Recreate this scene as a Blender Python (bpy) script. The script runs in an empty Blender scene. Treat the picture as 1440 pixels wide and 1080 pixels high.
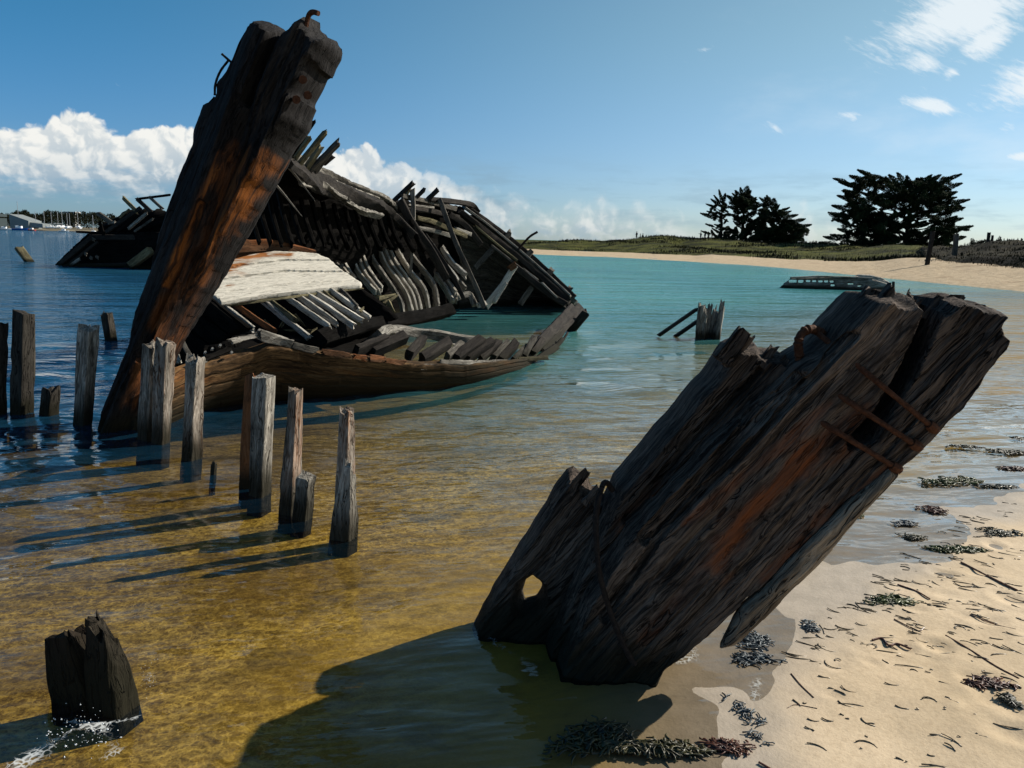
import bpy, bmesh, math, random
import numpy as np
from mathutils import Vector, Matrix
random.seed(7)
RNG = np.random.default_rng(11)
S = bpy.context.scene
COL = S.collection
R = math.radians

# ------------------------------------------------------------------ camera
CAM_H, F, PITCH, ROLL = 1.7, 1100.0, R(10.5), R(1.4)
CM = Matrix.Rotation(math.pi/2-PITCH, 3, 'X') @ Matrix.Rotation(ROLL, 3, 'Z')
CO = Vector((0, 0, CAM_H))
cam = bpy.data.cameras.new('camera'); cam.lens = 36*F/1440; cam.sensor_width = 36
cam.clip_start = .05; cam.clip_end = 20000
camo = bpy.data.objects.new('camera', cam); COL.objects.link(camo)
camo.matrix_world = Matrix.Translation(CO) @ CM.to_4x4()
S.camera = camo
def ray(px, py): return CM @ Vector(((px-720)/F, (540-py)/F, -1))
def P(px, py, D):                       # world point at forward distance D
    d = ray(px, py); return CO + d*(D/d.y)
def G(px, py, z=0.0):                   # world point on the level z
    d = ray(px, py); return CO + d*((z-CAM_H)/d.z)
def AZEL(px, py):
    d = ray(px, py).normalized(); return math.degrees(math.atan2(d.x, d.y)), math.degrees(math.asin(d.z))

# ------------------------------------------------------------------ noise (numpy)
def _hash(ix, iy, iz):
    h = (ix*374761393 + iy*668265263 + iz*2147483647) & 0xffffffff
    h = ((h ^ (h >> 13))*1274126177) & 0xffffffff
    h = ((h ^ (h >> 16))*2246822519) & 0xffffffff
    return ((h ^ (h >> 15)) & 0xffff)/32767.5-1.0
def vnoise(x, y, z):
    x, y, z = np.broadcast_arrays(np.asarray(x, float), np.asarray(y, float), np.asarray(z, float))
    ix, iy, iz = np.floor(x), np.floor(y), np.floor(z)
    fx, fy, fz = x-ix, y-iy, z-iz
    ix, iy, iz = ix.astype(np.int64), iy.astype(np.int64), iz.astype(np.int64)
    u, v, w = (f*f*(3-2*f) for f in (fx, fy, fz))
    r = 0
    for a in (0, 1):
        for b in (0, 1):
            for c in (0, 1):
                r = r+_hash(ix+a, iy+b, iz+c)*(u if a else 1-u)*(v if b else 1-v)*(w if c else 1-w)
    return r
def fbm(x, y, z, o=4, g=.5):
    r, a = 0, 1
    for i in range(o):
        r = r+a*vnoise(x*2**i+17.3*i, y*2**i+5.1*i, z*2**i+9.7*i); a *= g
    return r
def sstep(a, b, x):
    t = np.clip((x-a)/(b-a), 0, 1); return t*t*(3-2*t)

# ------------------------------------------------------------------ objects
def tag(o, label=None, cat=None, group=None, kind=None):
    if label: o['label'] = label
    if cat: o['category'] = cat
    if group: o['group'] = group
    if kind: o['kind'] = kind
    return o
def empty(name, loc, label=None, cat=None, group=None):
    o = bpy.data.objects.new(name, None); COL.objects.link(o); o.location = loc; o.empty_display_size = .1
    return tag(o, label, cat, group)
SHARP = 34
def meshobj(name, V, Fc, mat, parent=None, smooth=True, gc=None, attrs=None):
    V = np.asarray(V, dtype=np.float64)
    me = bpy.data.meshes.new(name)
    if isinstance(Fc, np.ndarray):
        n, k = Fc.shape
        me.vertices.add(len(V)); me.vertices.foreach_set('co', V.astype(np.float32).ravel())
        me.loops.add(n*k); me.loops.foreach_set('vertex_index', Fc.astype(np.int32).ravel())
        me.polygons.add(n); me.polygons.foreach_set('loop_start', np.arange(0, n*k, k, dtype=np.int32))
        me.update(calc_edges=True)
    else:
        me.from_pydata(V.tolist(), [], Fc)
    me.validate()
    me.polygons.foreach_set('use_smooth', np.full(len(me.polygons), smooth))
    if gc is not None:
        a = me.attributes.new('gc', 'FLOAT_VECTOR', 'POINT'); a.data.foreach_set('vector', np.asarray(gc, np.float32).ravel())
    for k, v in (attrs or {}).items():
        a = me.attributes.new(k, 'FLOAT', 'POINT'); a.data.foreach_set('value', np.asarray(v, np.float32).ravel())
    me.update()
    if smooth and gc is not None: me.set_sharp_from_angle(angle=R(SHARP))
    o = bpy.data.objects.new(name, me); COL.objects.link(o)
    if mat: me.materials.append(mat)
    if parent is not None:
        o.parent = parent
        o.matrix_parent_inverse = Matrix.Translation(-Vector(parent.location))
    return o
def gridfaces(nr, nc, wrap=False):
    i = np.arange(nr-1)[:, None]; j = np.arange(nc if wrap else nc-1)[None, :]
    a = i*nc+j; b = i*nc+(j+1) % nc
    return np.stack([a, b, b+nc, a+nc], -1).reshape(-1, 4)

# ------------------------------------------------------------------ shader helpers
class NT:
    def __init__(s, tree): s.t = tree
    def link(s, a, b):
        if isinstance(a, (int, float)): b.default_value = a
        elif isinstance(a, tuple):
            b.default_value = a if len(b.default_value) == len(a) else (*a, 1)
        else: s.t.links.new(a, b)
    def n(s, typ, _out=0, _ins=(), **kw):
        nd = s.t.nodes.new('ShaderNode'+typ)
        for k, v in kw.items():
            if hasattr(nd, k) and not k[0].isupper(): setattr(nd, k, v)
            else: s.link(v, nd.inputs[k.replace('_', ' ')])
        for i, v in enumerate(_ins):
            if v is not None: s.link(v, nd.inputs[i])
        return nd.outputs[_out] if _out is not None else nd
    def m(s, op, a, b=None, c=None, clamp=False): return s.n('Math', operation=op, use_clamp=clamp, _ins=[a, b, c])
    def vm(s, op, a, b=None): return s.n('VectorMath', operation=op, _ins=[a, b])
    def scale(s, v, k): return s.n('VectorMath', operation='MULTIPLY', _ins=[v, k if isinstance(k, tuple) else (k, k, k)])
    def mix(s, f, a, b, blend='MIX'):
        nd = s.t.nodes.new('ShaderNodeMix'); nd.data_type = 'RGBA'; nd.blend_type = blend
        s.link(f, nd.inputs[0]); s.link(a, nd.inputs[6]); s.link(b, nd.inputs[7]); return nd.outputs[2]
    def mixf(s, f, a, b):
        nd = s.t.nodes.new('ShaderNodeMix'); nd.data_type = 'FLOAT'
        s.link(f, nd.inputs[0]); s.link(a, nd.inputs[2]); s.link(b, nd.inputs[3]); return nd.outputs[0]
    def noise(s, vec, scale=1., detail=4., rough=.55, dist=0., out=0, dim='3D'):
        nd = s.t.nodes.new('ShaderNodeTexNoise'); nd.noise_dimensions = dim
        s.link(vec, nd.inputs['Vector']); s.link(scale, nd.inputs['Scale']); s.link(detail, nd.inputs['Detail'])
        s.link(rough, nd.inputs['Roughness']); s.link(dist, nd.inputs['Distortion']); return nd.outputs[out]
    def vor(s, vec, scale=1., feature='F1', out=0, smooth=None, rnd=1., dim='3D'):
        nd = s.t.nodes.new('ShaderNodeTexVoronoi'); nd.voronoi_dimensions = dim; nd.feature = feature
        s.link(vec, nd.inputs['Vector']); s.link(scale, nd.inputs['Scale']); s.link(rnd, nd.inputs['Randomness'])
        if smooth is not None: s.link(smooth, nd.inputs['Smoothness'])
        return nd.outputs[out]
    def ramp(s, f, stops, interp='LINEAR'):
        nd = s.t.nodes.new('ShaderNodeValToRGB'); cr = nd.color_ramp; cr.interpolation = interp
        while len(cr.elements) < len(stops): cr.elements.new(.5)
        for e, (p, c) in zip(cr.elements, stops):
            e.position = p; e.color = (c, c, c, 1) if isinstance(c, (int, float)) else (*c, 1)
        s.link(f, nd.inputs[0]); return nd.outputs[0]
    def mr(s, v, a, b, c=0., d=1., smooth=True):
        nd = s.t.nodes.new('ShaderNodeMapRange'); nd.interpolation_type = 'SMOOTHSTEP' if smooth else 'LINEAR'
        for i, x in enumerate((v, a, b, c, d)): s.link(x, nd.inputs[i])
        return nd.outputs[0]
    def bump(s, h, strength=.5, dist=.01, normal=None):
        nd = s.t.nodes.new('ShaderNodeBump'); s.link(strength, nd.inputs['Strength']); s.link(dist, nd.inputs['Distance'])
        s.link(h, nd.inputs['Height'])
        if normal is not None: s.link(normal, nd.inputs['Normal'])
        return nd.outputs[0]
    def attr(s, name, out=1):
        nd = s.t.nodes.new('ShaderNodeAttribute'); nd.attribute_name = name; return nd.outputs[out]
    def xyz(s, v): return s.n('SeparateXYZ', None, _ins=[v]).outputs
    def pos(s): return s.n('NewGeometry', None).outputs['Position']
def material(name):
    m = bpy.data.materials.new(name); m.use_nodes = True; m.node_tree.nodes.clear()
    return m, NT(m.node_tree)
def finish(t, shader):
    o = t.t.nodes.new('ShaderNodeOutputMaterial'); t.t.links.new(shader, o.inputs[0])
def principled(t, **kw):
    b = t.n('BsdfPrincipled', **kw); b.node.inputs['Specular IOR Level'].default_value = .06; return b

# ------------------------------------------------------------------ sun + sky
SUN_AZ, SUN_EL = R(67), R(35)           # clockwise from +Y
sunv = Vector((math.sin(SUN_AZ)*math.cos(SUN_EL), math.cos(SUN_AZ)*math.cos(SUN_EL), math.sin(SUN_EL)))
sl = bpy.data.lights.new('sun', 'SUN'); sl.energy = 5.0; sl.angle = R(.5); sl.color = (1, .93, .82)
so = bpy.data.objects.new('sun', sl); COL.objects.link(so)
so.rotation_euler = sunv.to_track_quat('Z', 'Y').to_euler()
so.location = (60, 20, 50)

def build_world():
    N2 = lambda *a, **k: t.noise(*a, dim='2D', **k)
    w = bpy.data.worlds.new('World'); S.world = w; w.use_nodes = True
    nt = w.node_tree; nt.nodes.clear(); t = NT(nt)
    sky = nt.nodes.new('ShaderNodeTexSky'); sky.sky_type = 'NISHITA'; sky.sun_disc = False
    sky.sun_elevation = SUN_EL; sky.sun_rotation = SUN_AZ; sky.altitude = 0
    sky.air_density = 1.0; sky.dust_density = .25; sky.ozone_density = 1.6
    d = t.n('TexCoord', None).outputs['Generated']
    x, y, z = t.xyz(d)
    az = t.m('MULTIPLY', t.m('ARCTAN2', x, y), 57.2958)
    el = t.m('MULTIPLY', t.m('ARCSINE', z), 57.2958)
    azn = t.mr(az, -90, 90, 0, 1, smooth=False)
    def prof(pts, lo=-2., hi=20.):       # pixel outline -> elevation by azimuth
        st = []
        for px, py in pts:
            a, e = AZEL(px, py); st.append(((a+90)/180, (e-lo)/(hi-lo)))
        st.sort()
        st = [(p, max(0, min(1, v))) for p, v in st]
        return t.mr(t.ramp(azn, st, 'B_SPLINE' if False else 'LINEAR'), 0, 1, lo, hi, smooth=False)
    v = t.n('CombineXYZ', _ins=[az, el, 0.])
    # billows: rounded cauliflower bumps
    warp = N2(v, .35, 3, .5, out=1)
    vw = t.vm('ADD', v, t.scale(t.vm('SUBTRACT', warp, (.5, .5, .5)), 1.6))
    def billow(vec):
        b1 = t.vor(vec, .42, dim='2D')
        b2 = t.vor(vec, 1.05, dim='2D')
        b3 = t.vor(vec, 2.6, dim='2D')
        b = t.m('ADD', t.m('MULTIPLY', b1, -1.25), t.m('ADD', t.m('MULTIPLY', b2, -.55), t.m('MULTIPLY', b3, -.22)))
        return t.m('ADD', b, t.m('MULTIPLY', N2(vec, 3.5, 5, .6), .35))
    b0 = billow(vw)
    off = t.vm('ADD', vw, (.35, .32, 0))
    b1 = billow(off)
    top = prof([(-900, 200), (-400, 170), (-150, 190), (0, 172), (55, 168), (90, 150), (130, 160), (160, 178), (200, 165), (235, 168), (265, 160),
                (330, 190), (420, 215), (455, 205), (490, 190), (540, 214), (570, 224), (620, 232), (660, 255), (700, 262), (750, 285),
                (790, 292), (850, 276), (900, 288), (960, 300), (1010, 320), (1095, 300), (1125, 282), (1160, 305), (1200, 335), (1260, 345), (1700, 360)])
    base = prof([(-900, 262), (0, 262), (150, 262), (280, 268), (420, 300), (560, 306), (700, 325), (800, 336), (1100, 342), (1700, 352)])
    hgt = t.m('SUBTRACT', top, el)
    dens = t.mr(t.m('ADD', hgt, t.m('MULTIPLY', t.m('ADD', b0, .62), 1.1)), .1, .55)
    soft = t.mr(az, -14, 0, 0., 1.)                      # right-hand clouds are thinner
    dens2 = t.mr(t.m('ADD', hgt, t.m('MULTIPLY', t.m('ADD', b0, .55), 1.6)), -.2, 2.6)
    dens = t.mixf(soft, dens, t.m('MULTIPLY', dens2, .75))
    ragged = N2(t.scale(v, (.5, 1.6, 1)), .9, 5, .6)
    low = t.m('ADD', t.m('SUBTRACT', el, base), t.m('MULTIPLY', t.m('SUBTRACT', ragged, .5), 3.2))
    dens = t.m('MULTIPLY', dens, t.mr(low, -.9, 1.1))
    relief = t.mr(t.m('SUBTRACT', b0, b1), -.32, .36)
    up = t.mr(t.m('DIVIDE', t.m('SUBTRACT', el, base), t.m('MAXIMUM', t.m('SUBTRACT', top, base), .8)), -.1, .85)
    lit = t.m('ADD', t.m('MULTIPLY', relief, .55), t.m('MULTIPLY', up, .55), clamp=True)
    ccol = t.mix(lit, (.21, .29, .36), (.60, .60, .575))
    # low grey-blue streaks under the cumulus
    st = N2(t.scale(v, (.16, .95, 1)), 1.1, 5, .6)
    stm = t.m('MULTIPLY', t.mr(st, .42, .72), t.m('MULTIPLY', t.mr(el, .4, 1.8), t.mr(el, 3., 6.5, 1, 0)))
    stm = t.m('MULTIPLY', stm, t.mr(az, -8, 4, .85, .35))
    # cirrus to the upper right
    rot = t.n('VectorRotate', rotation_type='Z_AXIS', _ins=[v, None, None, R(28)])
    ci = N2(t.scale(rot, (.30, .85, 1)), .42, 6, .62, .4)
    cf = N2(t.scale(rot, (.5, 2.2, 1)), 1.6, 5, .65, .3)
    patch = 0
    def blob(px, py, ra, re, amt, ang=0.):
        nonlocal patch
        a, e = AZEL(px, py)
        dx = t.m('SUBTRACT', az, a); dy = t.m('SUBTRACT', el, e)
        c, s_ = math.cos(R(ang)), math.sin(R(ang))
        u_ = t.m('ADD', t.m('MULTIPLY', dx, c/ra), t.m('MULTIPLY', dy, s_/ra))
        v_ = t.m('ADD', t.m('MULTIPLY', dx, -s_/re), t.m('MULTIPLY', dy, c/re))
        r2 = t.m('ADD', t.m('MULTIPLY', u_, u_), t.m('MULTIPLY', v_, v_))
        g = t.m('MULTIPLY', t.m('EXPONENT', t.m('MULTIPLY', r2, -1.)), amt)
        patch = g if isinstance(patch, int) else t.m('MAXIMUM', patch, g)
    for b in ((1350, 20, 4.6, 2.0, 1.15, 10), (1390, 55, 2.2, 1.1, .95, 30), (1300, 85, 1.5, .8, .78, -25), (1338, 103, .6, .45, .7, 0),
              (1312, 150, 1.9, .55, .95, -14), (1192, 163, 1.2, .42, .8, -5), (1090, 180, 1.3, .4, .62, -25), (1122, 160, 1.5, .2, .55, -24),
              (1418, 180, .7, .5, .7, -10), (1440, 220, 1.4, .35, .9, 0), (1330, 188, .6, .3, .4, 0), (995, 68, .7, .2, .35, 10), (1500, 100, 5, 2, .9, 15)):
        blob(*b)
    cirr = t.mr(t.m('ADD', t.m('MULTIPLY', patch, .85), t.m('ADD', t.m('MULTIPLY', t.m('SUBTRACT', ci, .5), .9), t.m('MULTIPLY', t.m('SUBTRACT', cf, .5), .75))), .28, .85)
    veil = t.m('MULTIPLY', t.mr(N2(t.scale(v, (.22, .6, 1)), .35, 5, .6), .5, .8), t.m('MULTIPLY', t.mr(az, 5, 30), .22))
    cirr = t.m('MAXIMUM', t.m('MULTIPLY', cirr, .85), veil)
    side = t.mr(az, -36, 27)
    lowsky = t.mr(el, 0., 16., 0, 1)
    c = t.vm('MULTIPLY', sky.outputs[0], t.mix(lowsky, t.mix(side, (SKY*.46, SKY*.74, SKY*1.22), (SKY*.80, SKY*1.0, SKY*1.36)), t.mix(side, (SKY*.27, SKY*.84, SKY*1.12), (SKY*1.10, SKY*1.26, SKY*1.12))))
    c = t.mix(stm, c, (.16, .25, .32))
    c = t.mix(cirr, c, (.58, .62, .64))
    c = t.mix(dens, c, ccol)
    bg = nt.nodes.new('ShaderNodeBackground'); t.link(c, bg.inputs[0]); bg.inputs[1].default_value = 1.0
    o = nt.nodes.new('ShaderNodeOutputWorld'); nt.links.new(bg.outputs[0], o.inputs[0])
SKY = .056
build_world()
S.view_settings.view_transform = 'Standard'; S.view_settings.look = 'None'
S.view_settings.exposure = .6; S.view_settings.gamma = 1
S.cycles.use_denoising = True
try: S.cycles.denoiser = 'OPENIMAGEDENOISE'
except Exception: pass
S.cycles.max_bounces = 8; S.cycles.diffuse_bounces = 3; S.cycles.glossy_bounces = 3; S.cycles.transmission_bounces = 6
S.cycles.transparent_max_bounces = 12
S.cycles.sample_clamp_indirect = 3.0
S.cycles.blur_glossy = 1.0

# ------------------------------------------------------------------ ground, seabed, water
shore_px = [(1068, 1075), (1070, 1039), (1061, 990), (1078, 930), (1120, 902), (1155, 855), (1200, 848), (1214, 815), (1241, 803), (1269, 770), (1288, 748),
            (1335, 744), (1342, 718), (1391, 722), (1412, 693), (1450, 683), (1560, 655)]
shore = [(-1.5, -60), (.2, -6), (.55, 0), (.62, 1.0)]+[tuple(G(*p)[:2]) for p in shore_px]+[(6.2, 8.4), (9.5, 12.5), (18, 22), (30, 34), (60, 40), (400, 60)]
SH = np.array(shore)
def shore_sd(x, y):                      # signed distance to the shoreline, >0 on land
    best = np.full(x.shape, 1e9); sg = np.zeros(x.shape)
    for a, b in zip(SH[:-1], SH[1:]):
        d = b-a; L2 = d@d
        tt = np.clip(((x-a[0])*d[0]+(y-a[1])*d[1])/L2, 0, 1)
        qx, qy = x-(a[0]+tt*d[0]), y-(a[1]+tt*d[1]); q = qx*qx+qy*qy
        side = np.sign(d[1]*qx-d[0]*qy)
        upd = q < best-1e-12
        best = np.where(upd, q, best); sg = np.where(upd, side, sg)
    return np.sqrt(best)*np.where(sg == 0, 1, sg)
def depth_fn(x, y, sd):
    d = np.clip(-sd, 0, None)
    dep = .024*d+.0065*d*d
    left_dep = sstep(-2.0, -12, x)*sstep(5.0, 12, y)  # depth added on the left to bring in the blue of weaker sky reflection
    dep = dep+left_dep*1.6
    return np.minimum(dep, 7)
def ground_z(x, y):
    sd = shore_sd(x, y)
    land = np.clip(sd, 0, None)
    z = np.where(sd > 0, .045*land/(1+.03*land), -.5*(1-np.exp(-(.024*np.clip(-sd, 0, None)+.0065*np.clip(-sd, 0, None)**2)/.5)))
    z = np.where(sd > 0, np.minimum(z, 1.6), z)
    r = np.hypot(x, y)
    near = sstep(26, 8, r)
    z = z+near*(.014*fbm(x*.9, y*.9, 0, 3)+.004*fbm(x*5, y*5, 2.2, 3)*sstep(-.3, .6, sd))
    return z, sd
def axis(lo, hi, a, b, h, g=1.06):
    c = list(np.arange(a, b, h))
    s, p = h, a
    left = []
    while p > lo: s *= g; p -= s; left.append(p)
    s, p = h, c[-1]
    right = []
    while p < hi: s *= g; p += s; right.append(p)
    return np.array(left[::-1]+c+right)
# footprints and dents on the dry sand
dents = []
_r = random.Random(3)
for px, py, s in ((1390, 965, .085), (1408, 990, .06), (1330, 905, .05), (1250, 905, .05), (1300, 900, .04), (1275, 905, .04), (1320, 905, .05), (1375, 985, .05), (1430, 1035, .06),
                  (1225, 925, .03), (1390, 870, .05), (1420, 840, .06), (1380, 800, .05), (1400, 760, .05), (1330, 800, .05), (1290, 850, .04)):
    q = G(px, py, .04); dents.append((q.x, q.y, s, _r.uniform(.6, 1.1), _r.uniform(0, 3)))
for i in range(34):
    q = G(_r.uniform(1150, 1700), _r.uniform(740, 1000), .05); dents.append((q.x, q.y, _r.uniform(.02, .06), _r.uniform(.2, .8), _r.uniform(0, 3)))
gx = axis(-9000, 9000, -1.2, 3.6, .016, 1.05); gy = axis(-300, 9000, 1.6, 6.0, .016, 1.05)
X, Y = np.meshgrid(gx, gy)
Z, SD = ground_z(X, Y)
for qx, qy, s, k, an in dents:
    dx, dy = X-qx, Y-qy; c, s2 = math.cos(an), math.sin(an)
    u, v = (c*dx+s2*dy)/(s*1.5), (-s2*dx+c*dy)/s
    rr = u*u+v*v
    sel = (rr < 9) & (SD > .02)
    Z = np.where(sel, Z+k*s*.13*(-1.2*np.exp(-rr*1.4)+.55*np.exp(-(np.sqrt(rr)-1.35)**2*3.5)), Z)

def sand_material():
    m, t = material('sand')
    p = t.pos(); sd = t.attr('sd', 2)
    n1 = t.noise(p, 1.3, 5, .6); n2 = t.noise(p, 55, 4, .7); n3 = t.noise(p, 9, 4, .6)
    dry = t.mix(t.mr(n1, .3, .7), (.43, .335, .215), (.53, .42, .285))
    dry = t.mix(t.m('MULTIPLY', t.mr(n2, .35, .75), .4), dry, (.28, .20, .12))
    wet = t.mix(t.mr(n3, .3, .7), (.285, .24, .185), (.35, .295, .23))
    edge = t.m('ADD', sd, t.m('MULTIPLY', t.m('SUBTRACT', n1, .5), .5))
    w = t.mr(edge, .0, .34, 1, 0)
    col = t.mix(w, dry, wet)
    sub = t.mix(t.mr(n1, .3, .7), (.37, .235, .030), (.49, .325, .055))
    weedy = t.noise(t.scale(p, (1, 1.6, 1)), 1.7, 6, .68, .5)
    sub = t.mix(t.m('MULTIPLY', t.mr(weedy, .52, .68), .55), sub, (.10, .07, .018))
    rip = t.noise(t.scale(t.n('VectorRotate', rotation_type='Z_AXIS', _ins=[p, None, None, R(-24)]), (.35, 2.2, 1)), 3.6, 3, .5, .6)
    sub = t.mix(t.m('MULTIPLY', t.mr(rip, .5, .62), .28), sub, (.16, .105, .022))
    col = t.mix(t.mr(sd, -.15, -.9), col, sub)
    speck = t.vor(p, 70, 'F1')
    col = t.mix(t.m('MULTIPLY', t.mr(speck, .16, .05), .5), col, (.09, .06, .04))
    h = t.m('ADD', t.m('MULTIPLY', n2, .5), n3)
    b = principled(t, Base_Color=col, Roughness=t.mixf(w, .95, .55), Normal=t.bump(h, .35, .012))
    b.node.inputs['Specular IOR Level'].default_value = .3
    finish(t, b); return m
ground = meshobj('beach_sand', np.stack([X, Y, Z], -1).reshape(-1, 3), gridfaces(*X.shape), sand_material(), attrs={'sd': SD.ravel()})
tag(ground, kind='structure')

wx = axis(-9000, 9000, -4.6, 3.4, .022, 1.045); wy = axis(-300, 9000, 1.7, 8.0, .022, 1.045)
WX, WY = np.meshgrid(wx, wy)
hx = np.gradient(wx)[None, :]+0*WX; hy = np.gradient(wy)[:, None]+0*WX
hh = np.maximum(hx, hy)
WSD = shore_sd(WX, WY); WD = depth_fn(WX, WY, WSD)
_hp = np.array([G(*q)[:2] for q in ((240, 590), (420, 560), (600, 540), (760, 508), (815, 436), (700, 436), (560, 455), (400, 480))])
_c = _hp.mean(0); _in = np.ones(WX.shape)                # less depth inside the hull puts its shade and reflection into the water colour
for a, b in zip(_hp, np.roll(_hp, -1, 0)):
    nn = np.array([-(b-a)[1], (b-a)[0]]); nn /= np.linalg.norm(nn)
    if (_c-a) @ nn < 0: nn = -nn
    _in = np.minimum(_in, sstep(-.3, .5, (WX-a[0])*nn[0]+(WY-a[1])*nn[1]))
WD = WD*(1-.62*_in)
wz = np.zeros_like(WX); _w = np.random.default_rng(5)
amp_d = .25+.75*sstep(0, .5, WD)
for i in range(90):
    lam = .07*(1.6/.07)**(_w.random()**1.15)
    ang = R(200)+_w.normal()*.75
    k = 2*math.pi/lam; a = .0042*lam**.95*(.5+_w.random())
    ok = sstep(4., 7., lam/hh)
    ph = k*(math.cos(ang)*WX+math.sin(ang)*WY)+_w.random()*6.28+1.3*vnoise(WX*.5/ max(lam, .25), WY*.5/max(lam, .25), i*3.3)
    wz += ok*a*1.35*np.sin(ph)*amp_d*(.55+.45*vnoise(WX*.35, WY*.35, i*7.7))
# small breaking wavelet that runs along the shallows
crest = np.zeros(WX.shape)
def ridge(pts, h, w):
    global wz, crest
    pp = np.array([G(*p)[:2] for p in pts])
    best = np.full(WX.shape, 1e9)
    for a, b in zip(pp[:-1], pp[1:]):
        d = b-a; tt = np.clip(((WX-a[0])*d[0]+(WY-a[1])*d[1])/(d@d), 0, 1)
        best = np.minimum(best, np.hypot(WX-a[0]-tt*d[0], WY-a[1]-tt*d[1]))
    best = best+w*.8*fbm(WX*3.5, WY*3.5, 6, 4)
    wz = wz+h*np.exp(-(best/w)**2)*(.7+.6*vnoise(WX*2.2, WY*2.2, 4))
    crest = np.maximum(crest, np.exp(-(best/(w*.16))**2)*np.clip(.35+.9*vnoise(WX*4., WY*4., 9), 0, 1))  # bright focus line along the ridge, painted through the water tint
ridge([(60, 1090), (200, 1000), (300, 955), (420, 905), (560, 870), (660, 800), (720, 730), (790, 640)], .010, .10)
ridge([(330, 930), (520, 820), (640, 740), (740, 650)], .006, .09)
ridge([(1060, 985), (1110, 880), (1160, 820), (1185, 760)], .005, .04)
ridge([(1180, 690), (1270, 625), (1400, 612)], .010, .07)

foam_lines = [([(45, 1070), (90, 1050), (130, 1030), (150, 1055)], .05, 1.), ([(85, 1012), (140, 1018), (196, 1008)], .012, .8), ([(205, 975), (215, 945)], .02, .8), ([(745, 725), (790, 645)], .02, .35),
              ([(1085, 925), (1125, 900), (1158, 855), (1215, 850)], .02, .75), ([(1180, 760), (1195, 800), (1190, 850)], .05, .7), ([(1290, 748), (1338, 720), (1392, 724)], .02, .6), ([(1310, 606), (1380, 602), (1460, 598)], .06, .95),
              ([(1225, 645), (1290, 622)], .05, .8), ([(1040, 915), (1065, 940), (1062, 985)], .025, .8), ([(1200, 850), (1225, 800)], .02, .7), ([(950, 935), (985, 908), (1010, 900)], .05, .7), ([(900, 1050), (990, 1045), (1050, 1030)], .025, .7), ([(660, 872), (700, 905), (760, 940)], .02, .4)]
foam = np.zeros(WX.shape)
for pts, w_, am in foam_lines:
    pp = np.array([G(*p)[:2] for p in pts]); best = np.full(WX.shape, 1e9)
    for a, b in zip(pp[:-1], pp[1:]):
        d = b-a; tt = np.clip(((WX-a[0])*d[0]+(WY-a[1])*d[1])/(d@d), 0, 1)
        best = np.minimum(best, np.hypot(WX-a[0]-tt*d[0], WY-a[1]-tt*d[1]))
    best = best+w_*.9*fbm(WX*9, WY*9, 3, 3)
    foam = np.maximum(foam, am*np.exp(-(best/w_)**2)*sstep(-.25, .35, vnoise(WX*4.3, WY*4.3, 7)))
wz = wz+.03*np.exp(-((WX-G(105, 1045).x)**2+(WY-G(105, 1045).y)**2)/.07**2)*(.6+.8*vnoise(WX*30, WY*30, 2))
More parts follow.
